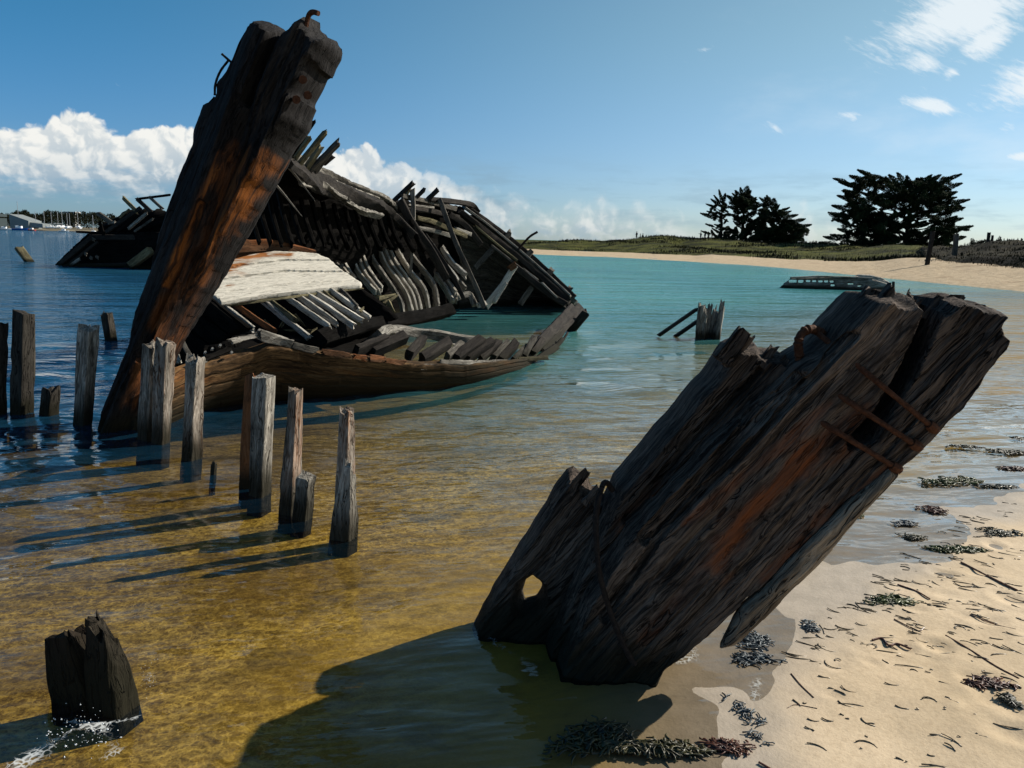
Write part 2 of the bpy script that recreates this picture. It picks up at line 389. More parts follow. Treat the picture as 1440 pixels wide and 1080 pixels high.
def water_material():
    m, t = material('sea_water')
    p = t.pos(); dep = t.attr('depth', 2)
    x, y, z = t.xyz(p)
    dist = t.n('VectorMath', 1, operation='LENGTH', _ins=[p])
    far = t.mr(dist, 5, 14)
    rp = t.n('VectorRotate', rotation_type='Z_AXIS', _ins=[p, None, None, R(-12)])
    w1 = t.noise(t.scale(rp, (.55, 1.5, 1)), 2.6, 3, .55, .3)
    w2 = t.noise(t.scale(rp, (.5, 1.3, 1)), .8, 4, .6, .3)
    w3 = t.noise(t.scale(rp, (.6, 1.4, 1)), 9., 3, .6, .2)
    w4 = t.noise(t.scale(rp, (.35, 1.2, 1)), .28, 3, .6, .3)
    w2 = t.m('ADD', w2, t.m('MULTIPLY', w4, 2.6))
    hgt = t.m('ADD', t.m('MULTIPLY', w1, .055), t.m('ADD', t.m('MULTIPLY', w2, .16), t.m('MULTIPLY', w3, .009)))
    nrm = t.bump(hgt, t.mixf(far, .38, .85), 1.)
    turb = t.m('SUBTRACT', 1., t.m('EXPONENT', t.m('MULTIPLY', t.m('POWER', dep, 1.45), -2.3)))
    turb = t.m('MAXIMUM', turb, 0., clamp=True)
    patch = t.noise(t.scale(p, (.05, .12, 1)), 1., 4, .6)
    c1 = t.mix(t.mr(patch, .35, .65), (.04, .165, .175), (.06, .215, .205))
    left_blue = t.mix(t.mr(patch, .35, .7), (.006, .038, .075), (.010, .058, .10))
    left = t.mr(t.m('SUBTRACT', x, t.m('MULTIPLY', y, -.22)), -1., 1.5, 1, 0)
    left = t.mr(t.m('DIVIDE', x, t.m('MAXIMUM', y, 1.)), -.28, .02, 1, 0)  # bluer by bearing: weaker sky reflection on the left put into the colour
    c = t.mix(left, c1, left_blue)
    if WATER == 'glass':
        b = principled(t, Base_Color=t.mix(t.mr(turb, .0, .25), (1, 1, 1), c), Roughness=.0, IOR=1.33, Normal=nrm)
        b.node.inputs['Transmission Weight'].default_value = 1
        t.link(t.m('SUBTRACT', 1., turb), b.node.inputs['Transmission Weight'])
        finish(t, b)
    else:
        cosn = t.m('ABSOLUTE', t.n('VectorMath', 1, operation='DOT_PRODUCT', _ins=[nrm, t.n('NewGeometry', None).outputs['Incoming']]))
        fr = t.m('ADD', .02, t.m('MULTIPLY', t.m('POWER', t.m('SUBTRACT', 1., cosn, clamp=True), 5.), .98))
        fr = t.m('MINIMUM', t.m('MULTIPLY', fr, t.mr(dep, .015, .08, 1.25, .85)), t.mixf(far, .8, .42))
        gl = t.n('BsdfGlossy', Roughness=.04, Normal=nrm, Color=(1, 1, 1))
        # net of bright caustic lines painted into the surface's see-through tint
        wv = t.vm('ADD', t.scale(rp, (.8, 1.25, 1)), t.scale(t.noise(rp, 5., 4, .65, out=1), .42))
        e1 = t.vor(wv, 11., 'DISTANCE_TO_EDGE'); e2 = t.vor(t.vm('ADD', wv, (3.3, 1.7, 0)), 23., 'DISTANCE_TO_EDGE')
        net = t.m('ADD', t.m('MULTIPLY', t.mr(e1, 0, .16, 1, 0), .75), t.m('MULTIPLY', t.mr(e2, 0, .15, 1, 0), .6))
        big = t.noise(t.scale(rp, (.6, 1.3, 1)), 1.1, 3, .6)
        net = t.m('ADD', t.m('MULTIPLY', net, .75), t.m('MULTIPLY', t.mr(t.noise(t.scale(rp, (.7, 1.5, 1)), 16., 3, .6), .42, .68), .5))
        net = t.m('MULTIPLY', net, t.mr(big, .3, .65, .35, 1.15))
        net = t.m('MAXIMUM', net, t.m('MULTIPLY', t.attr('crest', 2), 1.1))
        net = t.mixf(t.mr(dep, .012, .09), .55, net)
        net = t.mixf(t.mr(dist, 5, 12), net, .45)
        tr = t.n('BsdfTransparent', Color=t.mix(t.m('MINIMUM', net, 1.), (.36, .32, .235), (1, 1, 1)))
        df = t.n('BsdfDiffuse', Color=c)
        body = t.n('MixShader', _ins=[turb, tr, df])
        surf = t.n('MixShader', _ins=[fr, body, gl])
        fo = t.attr('foam', 2)
        lace = t.vor(t.vm('ADD', p, t.scale(t.noise(p, 14., 3, .6, out=1), .06)), 42., 'DISTANCE_TO_EDGE')
        fm = t.m('ADD', t.m('MULTIPLY', t.noise(p, 26., 5, .7), .8), t.mr(lace, 0., .25, .45, 0.))
        fm = t.m('MULTIPLY', t.mr(t.m('ADD', t.m('MULTIPLY', fo, .62), t.m('ADD', t.m('MULTIPLY', fm, .75), t.m('MULTIPLY', t.noise(p, 5., 3, .6), .55))), 1.04, 1.5), t.mr(fo, .05, .4))
        fm = t.m('MULTIPLY', fm, .75)
        finish(t, t.n('MixShader', _ins=[fm, surf, t.n('BsdfDiffuse', Color=(.56, .58, .57))]))
    return m
WATER = 'clear'
water = meshobj('sea_water', np.stack([WX, WY, wz], -1).reshape(-1, 3), gridfaces(*WX.shape), water_material(), attrs={'depth': WD.ravel(), 'foam': foam.ravel(), 'crest': crest.ravel()})
tag(water, kind='structure')
if WATER == 'glass':
    water.cycles.is_caustics_caster = True
    ground.cycles.is_caustics_receiver = True
    sl.cycles.is_caustics_light = True

# ------------------------------------------------------------------ weathered wood
def wood(name, dark, light, rust=(.13, .045, .012), rust_amt=.0, grain=1., crack=.5, rough=.85, algae=1., paint=None, bump=.5, spec=.10):
    m, t = material(name)
    g = t.attr('gc', 1); p = t.pos()
    rnd = t.n('ObjectInfo', None).outputs['Random']
    off = t.n('CombineXYZ', _ins=[t.m('MULTIPLY', rnd, 13.), t.m('MULTIPLY', rnd, 7.), 0.])
    g = t.vm('ADD', g, off)
    wob = t.vm('SUBTRACT', t.noise(t.scale(g, (1, 1, .5)), 2.6, 4, .6, out=1), (.5, .5, .5))
    g = t.vm('ADD', g, t.scale(wob, (.16/grain, .16/grain, 0)))
    gl = t.scale(g, (1, 1, .07))
    gm = t.scale(g, (1, 1, .16))
    fine = t.noise(gl, 75*grain, 4, .65)
    mid = t.noise(gm, 14*grain, 5, .62, .6)
    broad = t.noise(t.scale(g, (1, 1, .4)), 3.2, 4, .6)
    f = t.m('ADD', t.m('MULTIPLY', fine, .45), t.m('MULTIPLY', mid, .55))
    col = t.mix(t.mr(f, .34, .66), dark, light)
    col = t.mix(t.mr(broad, .35, .7, 0., .6), col, dark)
    if paint:
        flake = t.m('ADD', t.m('MULTIPLY', mid, .6), t.m('MULTIPLY', t.noise(g, 8, 5, .7), .4))
        col = t.mix(t.mr(flake, paint[1]-.06, paint[1]+.06), paint[0], col)
    streak = t.noise(t.scale(g, (1, 1, .03)), 130*grain, 3, .7)
    col = t.mix(t.mr(streak, .45, .66, .0, .5), col, tuple(c*.45 for c in dark))
    cr = t.noise(t.scale(g, (1, 1, .045)), 22*grain, 3, .6, .8)
    cm = t.m('MULTIPLY', t.mr(t.m('ABSOLUTE', t.m('SUBTRACT', cr, .5)), .0, .028, 1, 0), t.mr(broad, .3, .6, .4, 1.))
    col = t.mix(t.m('MULTIPLY', cm, min(1, crack*1.4)), col, tuple(c*.18 for c in dark))
    rs = t.noise(t.scale(g, (1, 1, .22)), 4.5, 5, .65, .4)
    rv = t.attr('rust', 2)
    rm = t.m('ADD', t.mr(rs, 1-rust_amt-.12, 1-rust_amt+.12) if rust_amt > 0 else 0., t.m('MULTIPLY', rv, t.m('MULTIPLY', t.mr(rs, .3, .58, .25, 1.), t.mr(mid, .36, .56, .2, 1.))), clamp=True)
    rcol = t.mix(t.mr(mid, .35, .65), tuple(c*.45 for c in rust), rust)
    col = t.mix(rm, col, rcol)
    if algae:
        z = t.xyz(p)[2]
        zz = t.m('ADD', z, t.m('MULTIPLY', t.m('SUBTRACT', t.noise(gm, 9., 4, .6), .5), .16))
        am = t.m('MULTIPLY', t.mr(zz, .06, .20*algae+.02, 1, 0), .93)
        col = t.mix(am, col, (.012, .011, .006))
    hgt = t.m('SUBTRACT', t.m('ADD', t.m('ADD', t.m('MULTIPLY', f, 1.), t.m('MULTIPLY', streak, -.55)), t.m('MULTIPLY', broad, .3)), t.m('MULTIPLY', cm, crack*1.3))
    b = principled(t, Base_Color=col, Roughness=rough, Normal=t.bump(hgt, bump, .012))
    b.node.inputs['Specular IOR Level'].default_value = spec
    finish(t, b); return m
def metal(name, col, rough=.7):
    m, t = material(name); p = t.pos()
    n = t.noise(p, 60, 5, .7)
    c = t.mix(t.mr(n, .3, .7), tuple(k*.4 for k in col), col)
    b = principled(t, Base_Color=c, Roughness=rough, Normal=t.bump(n, .8, .004))
    finish(t, b); return m
W_DARK = wood('wood_tarred', (.012, .010, .009), (.05, .043, .036), rust_amt=.12)
W_BLACK = wood('wood_black', (.003, .0027, .0025), (.011, .010, .009), rust_amt=.05, spec=.02)  # near-black: deep shade of the hold put into the colour
W_GREY = wood('wood_silver_grey', (.07, .062, .052), (.38, .355, .31), rust_amt=.18, crack=.9)
W_MIDGREY = wood('wood_mid_grey', (.035, .031, .026), (.17, .155, .13), rust_amt=.14, crack=.9)
W_RIB = wood('wood_bleached_rib', (.17, .152, .125), (.62, .59, .52), rust_amt=.12, crack=.8)
W_YEL = wood('wood_yellow_grey', (.06, .052, .03), (.26, .225, .13), rust_amt=.15, crack=.8)
W_STUMP = wood('wood_stump', (.012, .009, .0075), (.165, .125, .098), rust=(.20, .055, .014), rust_amt=.08, grain=1.2, crack=1., algae=1.3, bump=.9)
W_PLANK = wood('wood_plank_brown', (.08, .062, .045), (.42, .34, .25), rust_amt=.08, crack=1., algae=0, bump=.8)
W_STEM = wood('wood_stem', (.008, .007, .007), (.032, .030, .030), rust=(.26, .085, .018), rust_amt=.05, crack=1., bump=.8)
W_HULL = wood('wood_hull_brown', (.014, .008, .004), (.20, .115, .05), rust=(.26, .095, .022), rust_amt=.38, crack=.6, grain=1., bump=.35, algae=2.2)  # algae band also takes in the shade and dark reflections low on the hull
W_WHITE = wood('wood_white_paint', (.22, .20, .155), (.40, .38, .33), rust=(.26, .10, .03), rust_amt=.06, paint=((.53, .495, .42), .66), crack=.35, algae=0, bump=.3)
W_RUST = wood('wood_rust_brown', (.05, .024, .012), (.20, .10, .05), rust=(.26, .09, .03), rust_amt=.4, crack=.8)
IRON = metal('rusty_iron', (.085, .036, .02))
IRON_D = metal('dark_iron', (.03, .022, .018))

def MPP(px, py, D): return D/ray(px, py).y/F
_seed = [0]
def resample(pts, n):
    pts = [np.array(p, float) for p in pts]
    L = np.concatenate([[0], np.cumsum([np.linalg.norm(b-a) for a, b in zip(pts[:-1], pts[1:])])])
    s = np.linspace(0, L[-1], n)
    A = np.array(pts)
    return np.stack([np.interp(s, L, A[:, k]) for k in range(3)], -1), s, L
def timber(name, pts, w, h, mat, parent=None, up=(0, 0, 1), jag=(.0, .0), rough=.05, M=16, ds=None, rnd=.28, rust=0., curve=False, chips=.0, twist=0.):
    """beam along a polyline; w across (tangent x up), h along up"""
    _seed[0] += 1; sd = _seed[0]*7.31
    pts = [Vector(p) for p in pts]
    if curve and len(pts) > 2:           # smooth the polyline (Catmull-Rom)
        q = [pts[0]*2-pts[1]]+pts+[pts[-1]*2-pts[-2]]; out = []
        for i in range(1, len(q)-2):
            for k in range(6):
                u = k/6; a, b, c, d = q[i-1], q[i], q[i+1], q[i+2]
                out.append(.5*((2*b)+(c-a)*u+(2*a-5*b+4*c-d)*u*u+(3*b-a-3*c+d)*u**3))
        pts = out+[pts[-1]]
    tot = sum((b-a).length for a, b in zip(pts[:-1], pts[1:]))
    mn = min(np.min(w), np.min(h))
    n = int(min(90, max(6, tot/(ds or max(.012, mn*.45)))))+1
    C, s, L = resample(pts, n)
    T = np.gradient(C, axis=0); T /= np.linalg.norm(T, axis=1)[:, None]+1e-12
    U = np.array(up, float)
    A = np.cross(T, U); A /= np.linalg.norm(A, axis=1)[:, None]+1e-9
    B = np.cross(A, T)
    W = np.interp(s/s[-1], np.linspace(0, 1, np.size(w)), np.ravel(w)); H = np.interp(s/s[-1], np.linspace(0, 1, np.size(h)), np.ravel(h))
    th = np.linspace(0, 2*math.pi, M, endpoint=False)+math.pi/M
    e = rnd                                 # superellipse section
    ca = np.sign(np.cos(th))*np.abs(np.cos(th))**e*.5; cb = np.sign(np.sin(th))*np.abs(np.sin(th))**e*.5
    la = ca[None, :]*W[:, None]; lb = cb[None, :]*H[:, None]
    if twist:
        tw = twist*(s/s[-1])[:, None]; la, lb = la*np.cos(tw)-lb*np.sin(tw), la*np.sin(tw)+lb*np.cos(tw)
    k = 1/max(.02, mn)
    d = fbm(la*k*1.6+sd, lb*k*1.6, s[:, None]*k*.22, 4)*rough*mn
    d = d-np.clip(vnoise(la*k*3+sd, lb*k*3+3, s[:, None]*k*.12)-.25, 0, 1)*rough*mn*1.8
    if chips: d = d-np.clip(vnoise(la*k*.8+sd, lb*k*.8+9, s[:, None]*k*.7)-.15, 0, 1)*chips*mn
    f = 1+d/np.maximum(1e-3, np.hypot(la, lb))
    la, lb = la*f, lb*f
    so_ = np.broadcast_to(s[:, None], la.shape).copy()
    jn0 = (fbm(ca*2.6+sd, cb*2.6, 1.5, 3)-.2*np.abs(vnoise(ca*7+sd, cb*7, 0)))*jag[0]
    jn1 = (fbm(ca*2.6+sd+40, cb*2.6, 7.5, 3)-.2*np.abs(vnoise(ca*7+sd, cb*7, 5)))*jag[1]
    fal0 = np.clip(1-s/max(1e-3, min(s[-1]*.5, jag[0]*2.2+1e-3)), 0, 1)[:, None]; fal1 = np.clip(1-(s[-1]-s)/max(1e-3, min(s[-1]*.5, jag[1]*2.2+1e-3)), 0, 1)[:, None]
    ext = -jn0[None, :]*fal0+jn1[None, :]*fal1
    V = C[:, None, :]+la[..., None]*A[:, None, :]+lb[..., None]*B[:, None, :]+ext[..., None]*T[:, None, :]
    gc = np.stack([la+sd, lb, so_], -1)
    V = V.reshape(-1, 3); gc = gc.reshape(-1, 3)
    faces = gridfaces(n, M, True).tolist()
    V = [V]; gcs = [gc]; cnt = n*M
    for end in (0, n-1):
        prev = [end*M+j for j in range(M)]
        sgn = -1 if end == 0 else 1
        for r in (.62, .28):
            jn = (jn0 if end == 0 else jn1)
            al = (jn*r+.35*(jag[0] if end == 0 else jag[1])*fbm(ca*r*4+sd, cb*r*4, 3.3, 3))*sgn
            ring = C[end]+(la[end]*r)[:, None]*A[end]+(lb[end]*r)[:, None]*B[end]+al[:, None]*T[end]
            V.append(ring); gcs.append(np.stack([la[end]*r+sd, lb[end]*r, np.full(M, s[end])+al*6], -1))
            cur = list(range(cnt, cnt+M)); cnt += M
            for j in range(M):
                q = [prev[j], prev[(j+1) % M], cur[(j+1) % M], cur[j]]
                faces.append(q if end else q[::-1])
            prev = cur
        faces.append(prev if end else prev[::-1])
    V = np.concatenate(V); gcs = np.concatenate(gcs)
    quads_ok = meshobj(name, V, faces, mat, parent, gc=gcs, attrs={'rust': np.full(len(V), rust)})
    return quads_ok
def tube(name, pts, r, mat, parent=None, M=8, curve=True, rib=0., ribk=0.):
    pts = [Vector(p) for p in pts]
    if curve and len(pts) > 2:
        q = [pts[0]*2-pts[1]]+pts+[pts[-1]*2-pts[-2]]; out = []
        for i in range(1, len(q)-2):
            for k in range(5):
                u = k/5; a, b, c, d = q[i-1], q[i], q[i+1], q[i+2]
                out.append(.5*((2*b)+(c-a)*u+(2*a-5*b+4*c-d)*u*u+(3*b-a-3*c+d)*u**3))
        pts = out+[pts[-1]]
    tot = sum((b-a).length for a, b in zip(pts[:-1], pts[1:]))
    n = int(min(160, max(3, tot/(float(np.mean(r))*.5))))+1
    C, s, L = resample(pts, n)
    T = np.gradient(C, axis=0); T /= np.linalg.norm(T, axis=1)[:, None]
    ref = np.array([.31, .77, .55]); A = np.cross(T, ref); A /= np.linalg.norm(A, axis=1)[:, None]; B = np.cross(A, T)
    th = np.linspace(0, 2*math.pi, M, endpoint=False)
    rm = float(np.mean(r)); rr = np.interp(s/s[-1], np.linspace(0, 1, np.size(r)), np.ravel(r))*(1+.12*fbm(s/np.max(r)*.4, 0, 3.3, 3))*(1+rib*np.sin(s*ribk))
    V = C[:, None, :]+rr[:, None, None]*(np.cos(th)[None, :, None]*A[:, None, :]+np.sin(th)[None, :, None]*B[:, None, :])
    f = gridfaces(n, M, True).tolist()+[list(range(M))[::-1], list(range((n-1)*M, n*M))]
    V = V.reshape(-1, 3)
    return meshobj(name, V, f, mat, parent, gc=V, attrs={'rust': np.zeros(len(V))})

def poly_sd(px, py, poly):
    a = poly; b = np.roll(poly, -1, 0)
    best = np.full(px.shape, 1e9); qx = np.zeros(px.shape); qy = np.zeros(px.shape); ins = np.zeros(px.shape, bool)
    for (ax, ay), (bx, by) in zip(a, b):
        dx, dy = bx-ax, by-ay; L2 = dx*dx+dy*dy+1e-18
        tt = np.clip(((px-ax)*dx+(py-ay)*dy)/L2, 0, 1)
        cx, cy = ax+tt*dx, ay+tt*dy
        d = (px-cx)**2+(py-cy)**2
        u = d < best
        best = np.where(u, d, best); qx = np.where(u, cx, qx); qy = np.where(u, cy, qy)
        cond = ((ay > py) != (by > py)) & (px < (bx-ax)*(py-ay)/(by-ay+1e-18)+ax)
        ins ^= cond
    return np.sqrt(best)*np.where(ins, 1, -1), qx, qy
def slab(name, poly_px, p0, nrm, thick, mat, parent, axis, h=.012, rr=None, edge=.01, disp=.012, holes=(), grooves=(), rusts=(), bulge=0., kv=26., zoff=0., fn=None, front=0.):
    """solid timber whose outline lies in the plane (p0, nrm); thick is its real depth; grain runs along axis"""
    _seed[0] += 1; sd0 = _seed[0]*5.17
    nrm = Vector(nrm).normalized(); p0 = Vector(p0)
    def hit(px, py):
        d = ray(px, py); return CO+d*((p0-CO).dot(nrm)/d.dot(nrm))
    eu = (hit(*axis[1])-hit(*axis[0])).normalized(); ev = nrm.cross(eu).normalized()
    def uv(q): r = hit(*q)-p0; return np.array([r.dot(eu), r.dot(ev)])
    def refine(pl, e):
        out = []
        for a, b in zip(pl, np.roll(pl, -1, 0)):
            k = max(1, int(np.linalg.norm(b-a)/(h*1.2)))
            for i in range(k): out.append(a+(b-a)*i/k)
        out = np.array(out)
        tn = np.roll(out, -1, 0)-np.roll(out, 1, 0); tn /= np.linalg.norm(tn, axis=1)[:, None]+1e-9
        along = np.abs(tn[:, 0])                       # along the grain the edge is smoother
        am = e*(1-.65*along)
        nz = fbm(out[:, 0]*9+sd0, out[:, 1]*28, 2., 4)
        return out+np.stack([-tn[:, 1], tn[:, 0]], -1)*(nz*am)[:, None]
    poly = refine(np.array([uv(q) for q in poly_px]), edge)
    hol = [refine(np.array([uv(q) for q in hp]), edge*.4) for hp in holes]
    lo, hi = poly.min(0)-2*h, poly.max(0)+2*h
    hu = h*1.5
    U, Vv = np.meshgrid(np.arange(lo[0], hi[0], hu), np.arange(lo[1], hi[1], h), indexing='ij')
    sd, qx, qy = poly_sd(U, Vv, poly)
    for hp in hol:
        s2, hx_, hy_ = poly_sd(U, Vv, hp); s2 = -s2
        u = s2 < sd
        sd = np.where(u, s2, sd); qx = np.where(u, hx_, qx); qy = np.where(u, hy_, qy)
    snap = (sd < .3*h) & (sd > -1.35*hu)
    U = np.where(snap, qx, U); Vv = np.where(snap, qy, Vv)
    ok = (sd >= .3*h) | snap
    d = np.where(snap, 0, np.clip(sd, 0, None))
    rr = rr or thick*.5
    prof = np.clip(d/rr, 0, 1)**.5; z0 = zoff*thick
    ramp = np.clip(d/(rr*.4), 0, 1)
    def relief(sg):
        z = disp*(1.1*fbm(Vv*kv*.35+sd0, U*1.5, 3+sg, 3)+.8*fbm(Vv*kv+sd0, U*kv*.06, sg*5., 4))
        z = z-disp*1.6*np.clip(vnoise(Vv*kv*1.3+sd0, U*kv*.05, sg+8)-.2, 0, 1)
        z = z-disp*1.2*np.clip(vnoise(Vv*kv*3.1+sd0, U*kv*.09, sg+12)-.35, 0, 1)+disp*.22*fbm(Vv*kv*4, U*kv*.5, sg+3, 2)
        z = z-disp*2.8*np.clip(.10-np.abs(vnoise(Vv*kv*.45+sd0+3, U*kv*.03, sg+2)), 0, 1)*10*.5
        return z
    zf = z0+(thick/2-z0)*prof+relief(1)*ramp+bulge*prof
    zb = z0-(thick/2+z0)*prof-relief(-1)*ramp
    for (pts, wd, dp) in grooves:                      # carved recesses on the front
        pp = np.array([uv(q) for q in pts]); best = np.full(U.shape, 1e9)
        for a, b in zip(pp[:-1], pp[1:]):
            dd = b-a; tt = np.clip(((U-a[0])*dd[0]+(Vv-a[1])*dd[1])/(dd@dd), 0, 1)
            best = np.minimum(best, np.hypot(U-a[0]-tt*dd[0], Vv-a[1]-tt*dd[1]))
        best = best+wd*.25*fbm(U*6, Vv*14, sd0, 3)
        zf = zf-dp*sstep(wd, wd*.55, best)*ramp
    zf = np.maximum(zf, zb+.004*(d > 0))
    if fn is not None: zf, zb = fn(U, Vv, zf, zb, d, uv)
    zf = np.where(d <= 0, z0, zf); zb = np.where(d <= 0, z0, zb)
    rust = np.zeros(U.shape)
    for (pts, wd, am) in rusts:
        pp = np.array([uv(q) for q in pts]); best = np.full(U.shape, 1e9)
        for a, b in zip(pp[:-1], pp[1:]):
            dd = b-a; tt = np.clip(((U-a[0])*dd[0]+(Vv-a[1])*dd[1])/(dd@dd), 0, 1)
            best = np.minimum(best, np.hypot(U-a[0]-tt*dd[0], Vv-a[1]-tt*dd[1]))
        best = best+wd*.5*fbm(U*5, Vv*18, sd0+4, 3)
        rust = np.maximum(rust, am*sstep(wd, wd*.25, best))
    e_u, e_v, n_ = np.array(eu), np.array(ev), np.array(nrm)
    base = np.array(p0)+U[..., None]*e_u+Vv[..., None]*e_v
    Vf = base+(zf-front*thick)[..., None]*n_; Vb = base+(zb-front*thick)[..., None]*n_
    N = U.size; idx = np.arange(N).reshape(U.shape)
    cell = ok[:-1, :-1] & ok[1:, :-1] & ok[1:, 1:] & ok[:-1, 1:] & ((d[:-1, :-1]+d[1:, :-1]+d[1:, 1:]+d[:-1, 1:]) > 0)
    a, b, c, e = idx[:-1, :-1][cell], idx[1:, :-1][cell], idx[1:, 1:][cell], idx[:-1, 1:][cell]
    ff = np.stack([a, b, c, e], -1)
    on = (d.ravel() <= 0)
    back = np.where(on, np.arange(N), np.arange(N)+N)
    fb = np.stack([back[e], back[c], back[b], back[a]], -1)
    V = np.concatenate([Vf.reshape(-1, 3), Vb.reshape(-1, 3)]); Fc = np.concatenate([ff, fb])
    gcv = np.stack([Vv+sd0, np.zeros_like(U), U], -1).reshape(-1, 3)
    gcv2 = gcv.copy(); gcv[:, 1] = zf.ravel(); gcv2[:, 1] = zb.ravel()
    gcv = np.concatenate([gcv, gcv2]); rs = np.concatenate([rust.ravel(), rust.ravel()])
    used = np.unique(Fc); mp = np.full(len(V), -1); mp[used] = np.arange(len(used))
    return meshobj(name, V[used], mp[Fc], mat, parent, gc=gcv[used], attrs={'rust': rs[used]})

# ------------------------------------------------------------------ the big foreground timber
def build_stump():
    b0 = G(850, 930)
    root = empty('ship_timber', (b0.x, b0.y, -.1), 'massive dark leaning ship timber with rusty bolts standing in the shallows beside the sand', 'wreck timber')
    N = Vector((-.12, -1, .10)).normalized(); pc = G(868, 952, -.07)
    ax = ((850, 930), (1290, 470))
    C = [(745, 1010), (772, 930), (805, 850), (870, 735), (985, 612), (1085, 525), (1150, 470), (1185, 432), (1199, 417), (1210, 409), (1243, 404), (1258, 413), (1276, 410), (1292, 420),
         (1306, 424), (1312, 412), (1340, 412), (1385, 426), (1413, 436), (1418, 446), (1405, 462), (1412, 478), (1406, 498), (1380, 532), (1345, 582), (1318, 607), (1290, 640), (1255, 668),
         (1246, 666), (1190, 706), (1140, 753), (1101, 794), (1060, 836), (1041, 851), (1000, 887), (945, 932), (925, 975), (895, 1040)]
    slab('main_timber', C, pc, N, .46, W_STUMP, root, ax, h=.0065, rr=.055, edge=.018, disp=.014, kv=17, front=.14, zoff=-.3,
         grooves=[([(1292, 440), (1275, 480), (1245, 540), (1205, 602)], .036, .17), ([(1112, 528), (1010, 625), (905, 740)], .03, .045),
                  ([(1180, 470), (1060, 600), (930, 730), (850, 850)], .018, .04), ([(1230, 690), (1130, 770), (1040, 830)], .02, .05), ([(1225, 575), (1185, 612)], .035, .09)],
         rusts=[([(1195, 590), (1100, 650), (1030, 715), (1000, 780)], .075, .9), ([(1235, 655), (1150, 720), (1070, 790)], .05, .8), ([(1150, 560), (1060, 640), (960, 720)], .03, .45), ([(1060, 690), (980, 790), (900, 880)], .05, .35)])
    Bp = [(735, 1000), (770, 880), (835, 735), (862, 676), (905, 628), (960, 560), (1000, 512), (1020, 482), (1034, 474), (1046, 482), (1062, 478), (1072, 491), (1092, 490), (1110, 500), (1128, 503),
          (1110, 550), (990, 660), (910, 780), (860, 900), (840, 1000)]
    slab('side_timber', Bp, pc-N*.10, N, .36, W_STUMP, root, ax, h=.0075, rr=.05, edge=.015, disp=.012, kv=17, front=.14, zoff=-.3,
         grooves=[([(1060, 520), (960, 620), (880, 720)], .02, .05)], rusts=[([(930, 680), (870, 730)], .05, .4)])
    A = [(640, 930), (672, 868), (700, 815), (750, 735), (795, 663), (806, 658), (816, 666), (826, 668), (832, 688), (840, 690), (843, 702), (856, 706), (840, 800), (820, 900), (800, 1000), (660, 1000)]
    slab('broken_prong', A, pc-N*.18, N, .20, W_STUMP, root, ax, h=.007, rr=.04, edge=.014, disp=.008, kv=20, front=.14, zoff=-.3, holes=[[(732, 838), (738, 820), (749, 813), (759, 822), (760, 834), (752, 846), (736, 850)]])
    D = [(1010, 909), (1018, 890), (1030, 866), (1042, 849), (1070, 823), (1101, 791), (1145, 745), (1192, 702), (1246, 658), (1262, 664), (1240, 690), (1205, 724), (1184, 750), (1150, 792), (1100, 837), (1064, 876), (1034, 902)]
    slab('splintered_plank', D, pc+N*.125, N, .12, W_PLANK, root, ax, h=.006, rr=.025, edge=.008, disp=.007, zoff=.2)
    nf = N
    def on(px, py, off=.24):
        d = ray(px, py); q = pc+N*(off-.065); return CO+d*((q-CO).dot(N)/d.dot(N))
    for (a, b) in (((1152, 470), (1314, 603)), ((1125, 520), (1291, 628)), ((1100, 560), (1262, 659))):
        pts = [on(a[0]+(b[0]-a[0])*k, a[1]+(b[1]-a[1])*k, o) for k, o in ((0, .10), (.22, .19), (.42, .243), (.55, .257), (.8, .253), (.92, .245), (1., .225))]
        r_ = tube('iron_bolt', pts, .0108, IRON, root)
        e = pts[-1]; dv = (pts[-1]-pts[-2]).normalized()
        tube('bolt_head', [e-dv*.035, e-dv*.01, e+dv*.012], [.016, .022, .018], IRON, r_)
    rs_ = random.Random(5)
    for x, y, w_, l_, o_ in ((1034, 484, 24, 22, .10), (1040, 492, 20, 22, .06), (1078, 502, 16, 16, .02), (1100, 510, 14, 12, .05), (1215, 424, 26, 22, .05), (1245, 420, 20, 18, .12), (1270, 430, 18, 20, .02), (1284, 432, 12, 14, .1), (1330, 432, 24, 16, .02), (1365, 440, 22, 14, .04), (1395, 452, 16, 12, .03), (1312, 430, 12, 16, .08), (815, 676, 16, 16, .03), (832, 696, 12, 12, .02)):
        p0, p1 = on(x-l_*.9, y+l_*1.1, o_), on(x+l_*.55, y-l_*.75, o_)
        m = MPP(x, y, pc.y)
        timber('splinter', [p0, p1], [w_*m, w_*m*.8], w_*m*rs_.uniform(.7, 1.2), W_STUMP, root, up=N, jag=(.01, .035), rough=.25, M=16, chips=.5)
    tube('threaded_hook', [on(1127, 525, .06), on(1124, 500, .11), on(1123, 478, .12), on(1134, 464, .10), on(1152, 466, .07), on(1164, 482, .04), on(1168, 505, .0)], .017, IRON, root, rib=.16, ribk=420, M=12)
    tube('iron_strap', [on(862, 690, .08), on(852, 678, .10), on(845, 690, .15), on(838, 730, .20), on(842, 800, .262), on(858, 860, .268), on(876, 905, .268), on(892, 935, .26)], .0115, IRON_D, root)
    return root
build_stump()

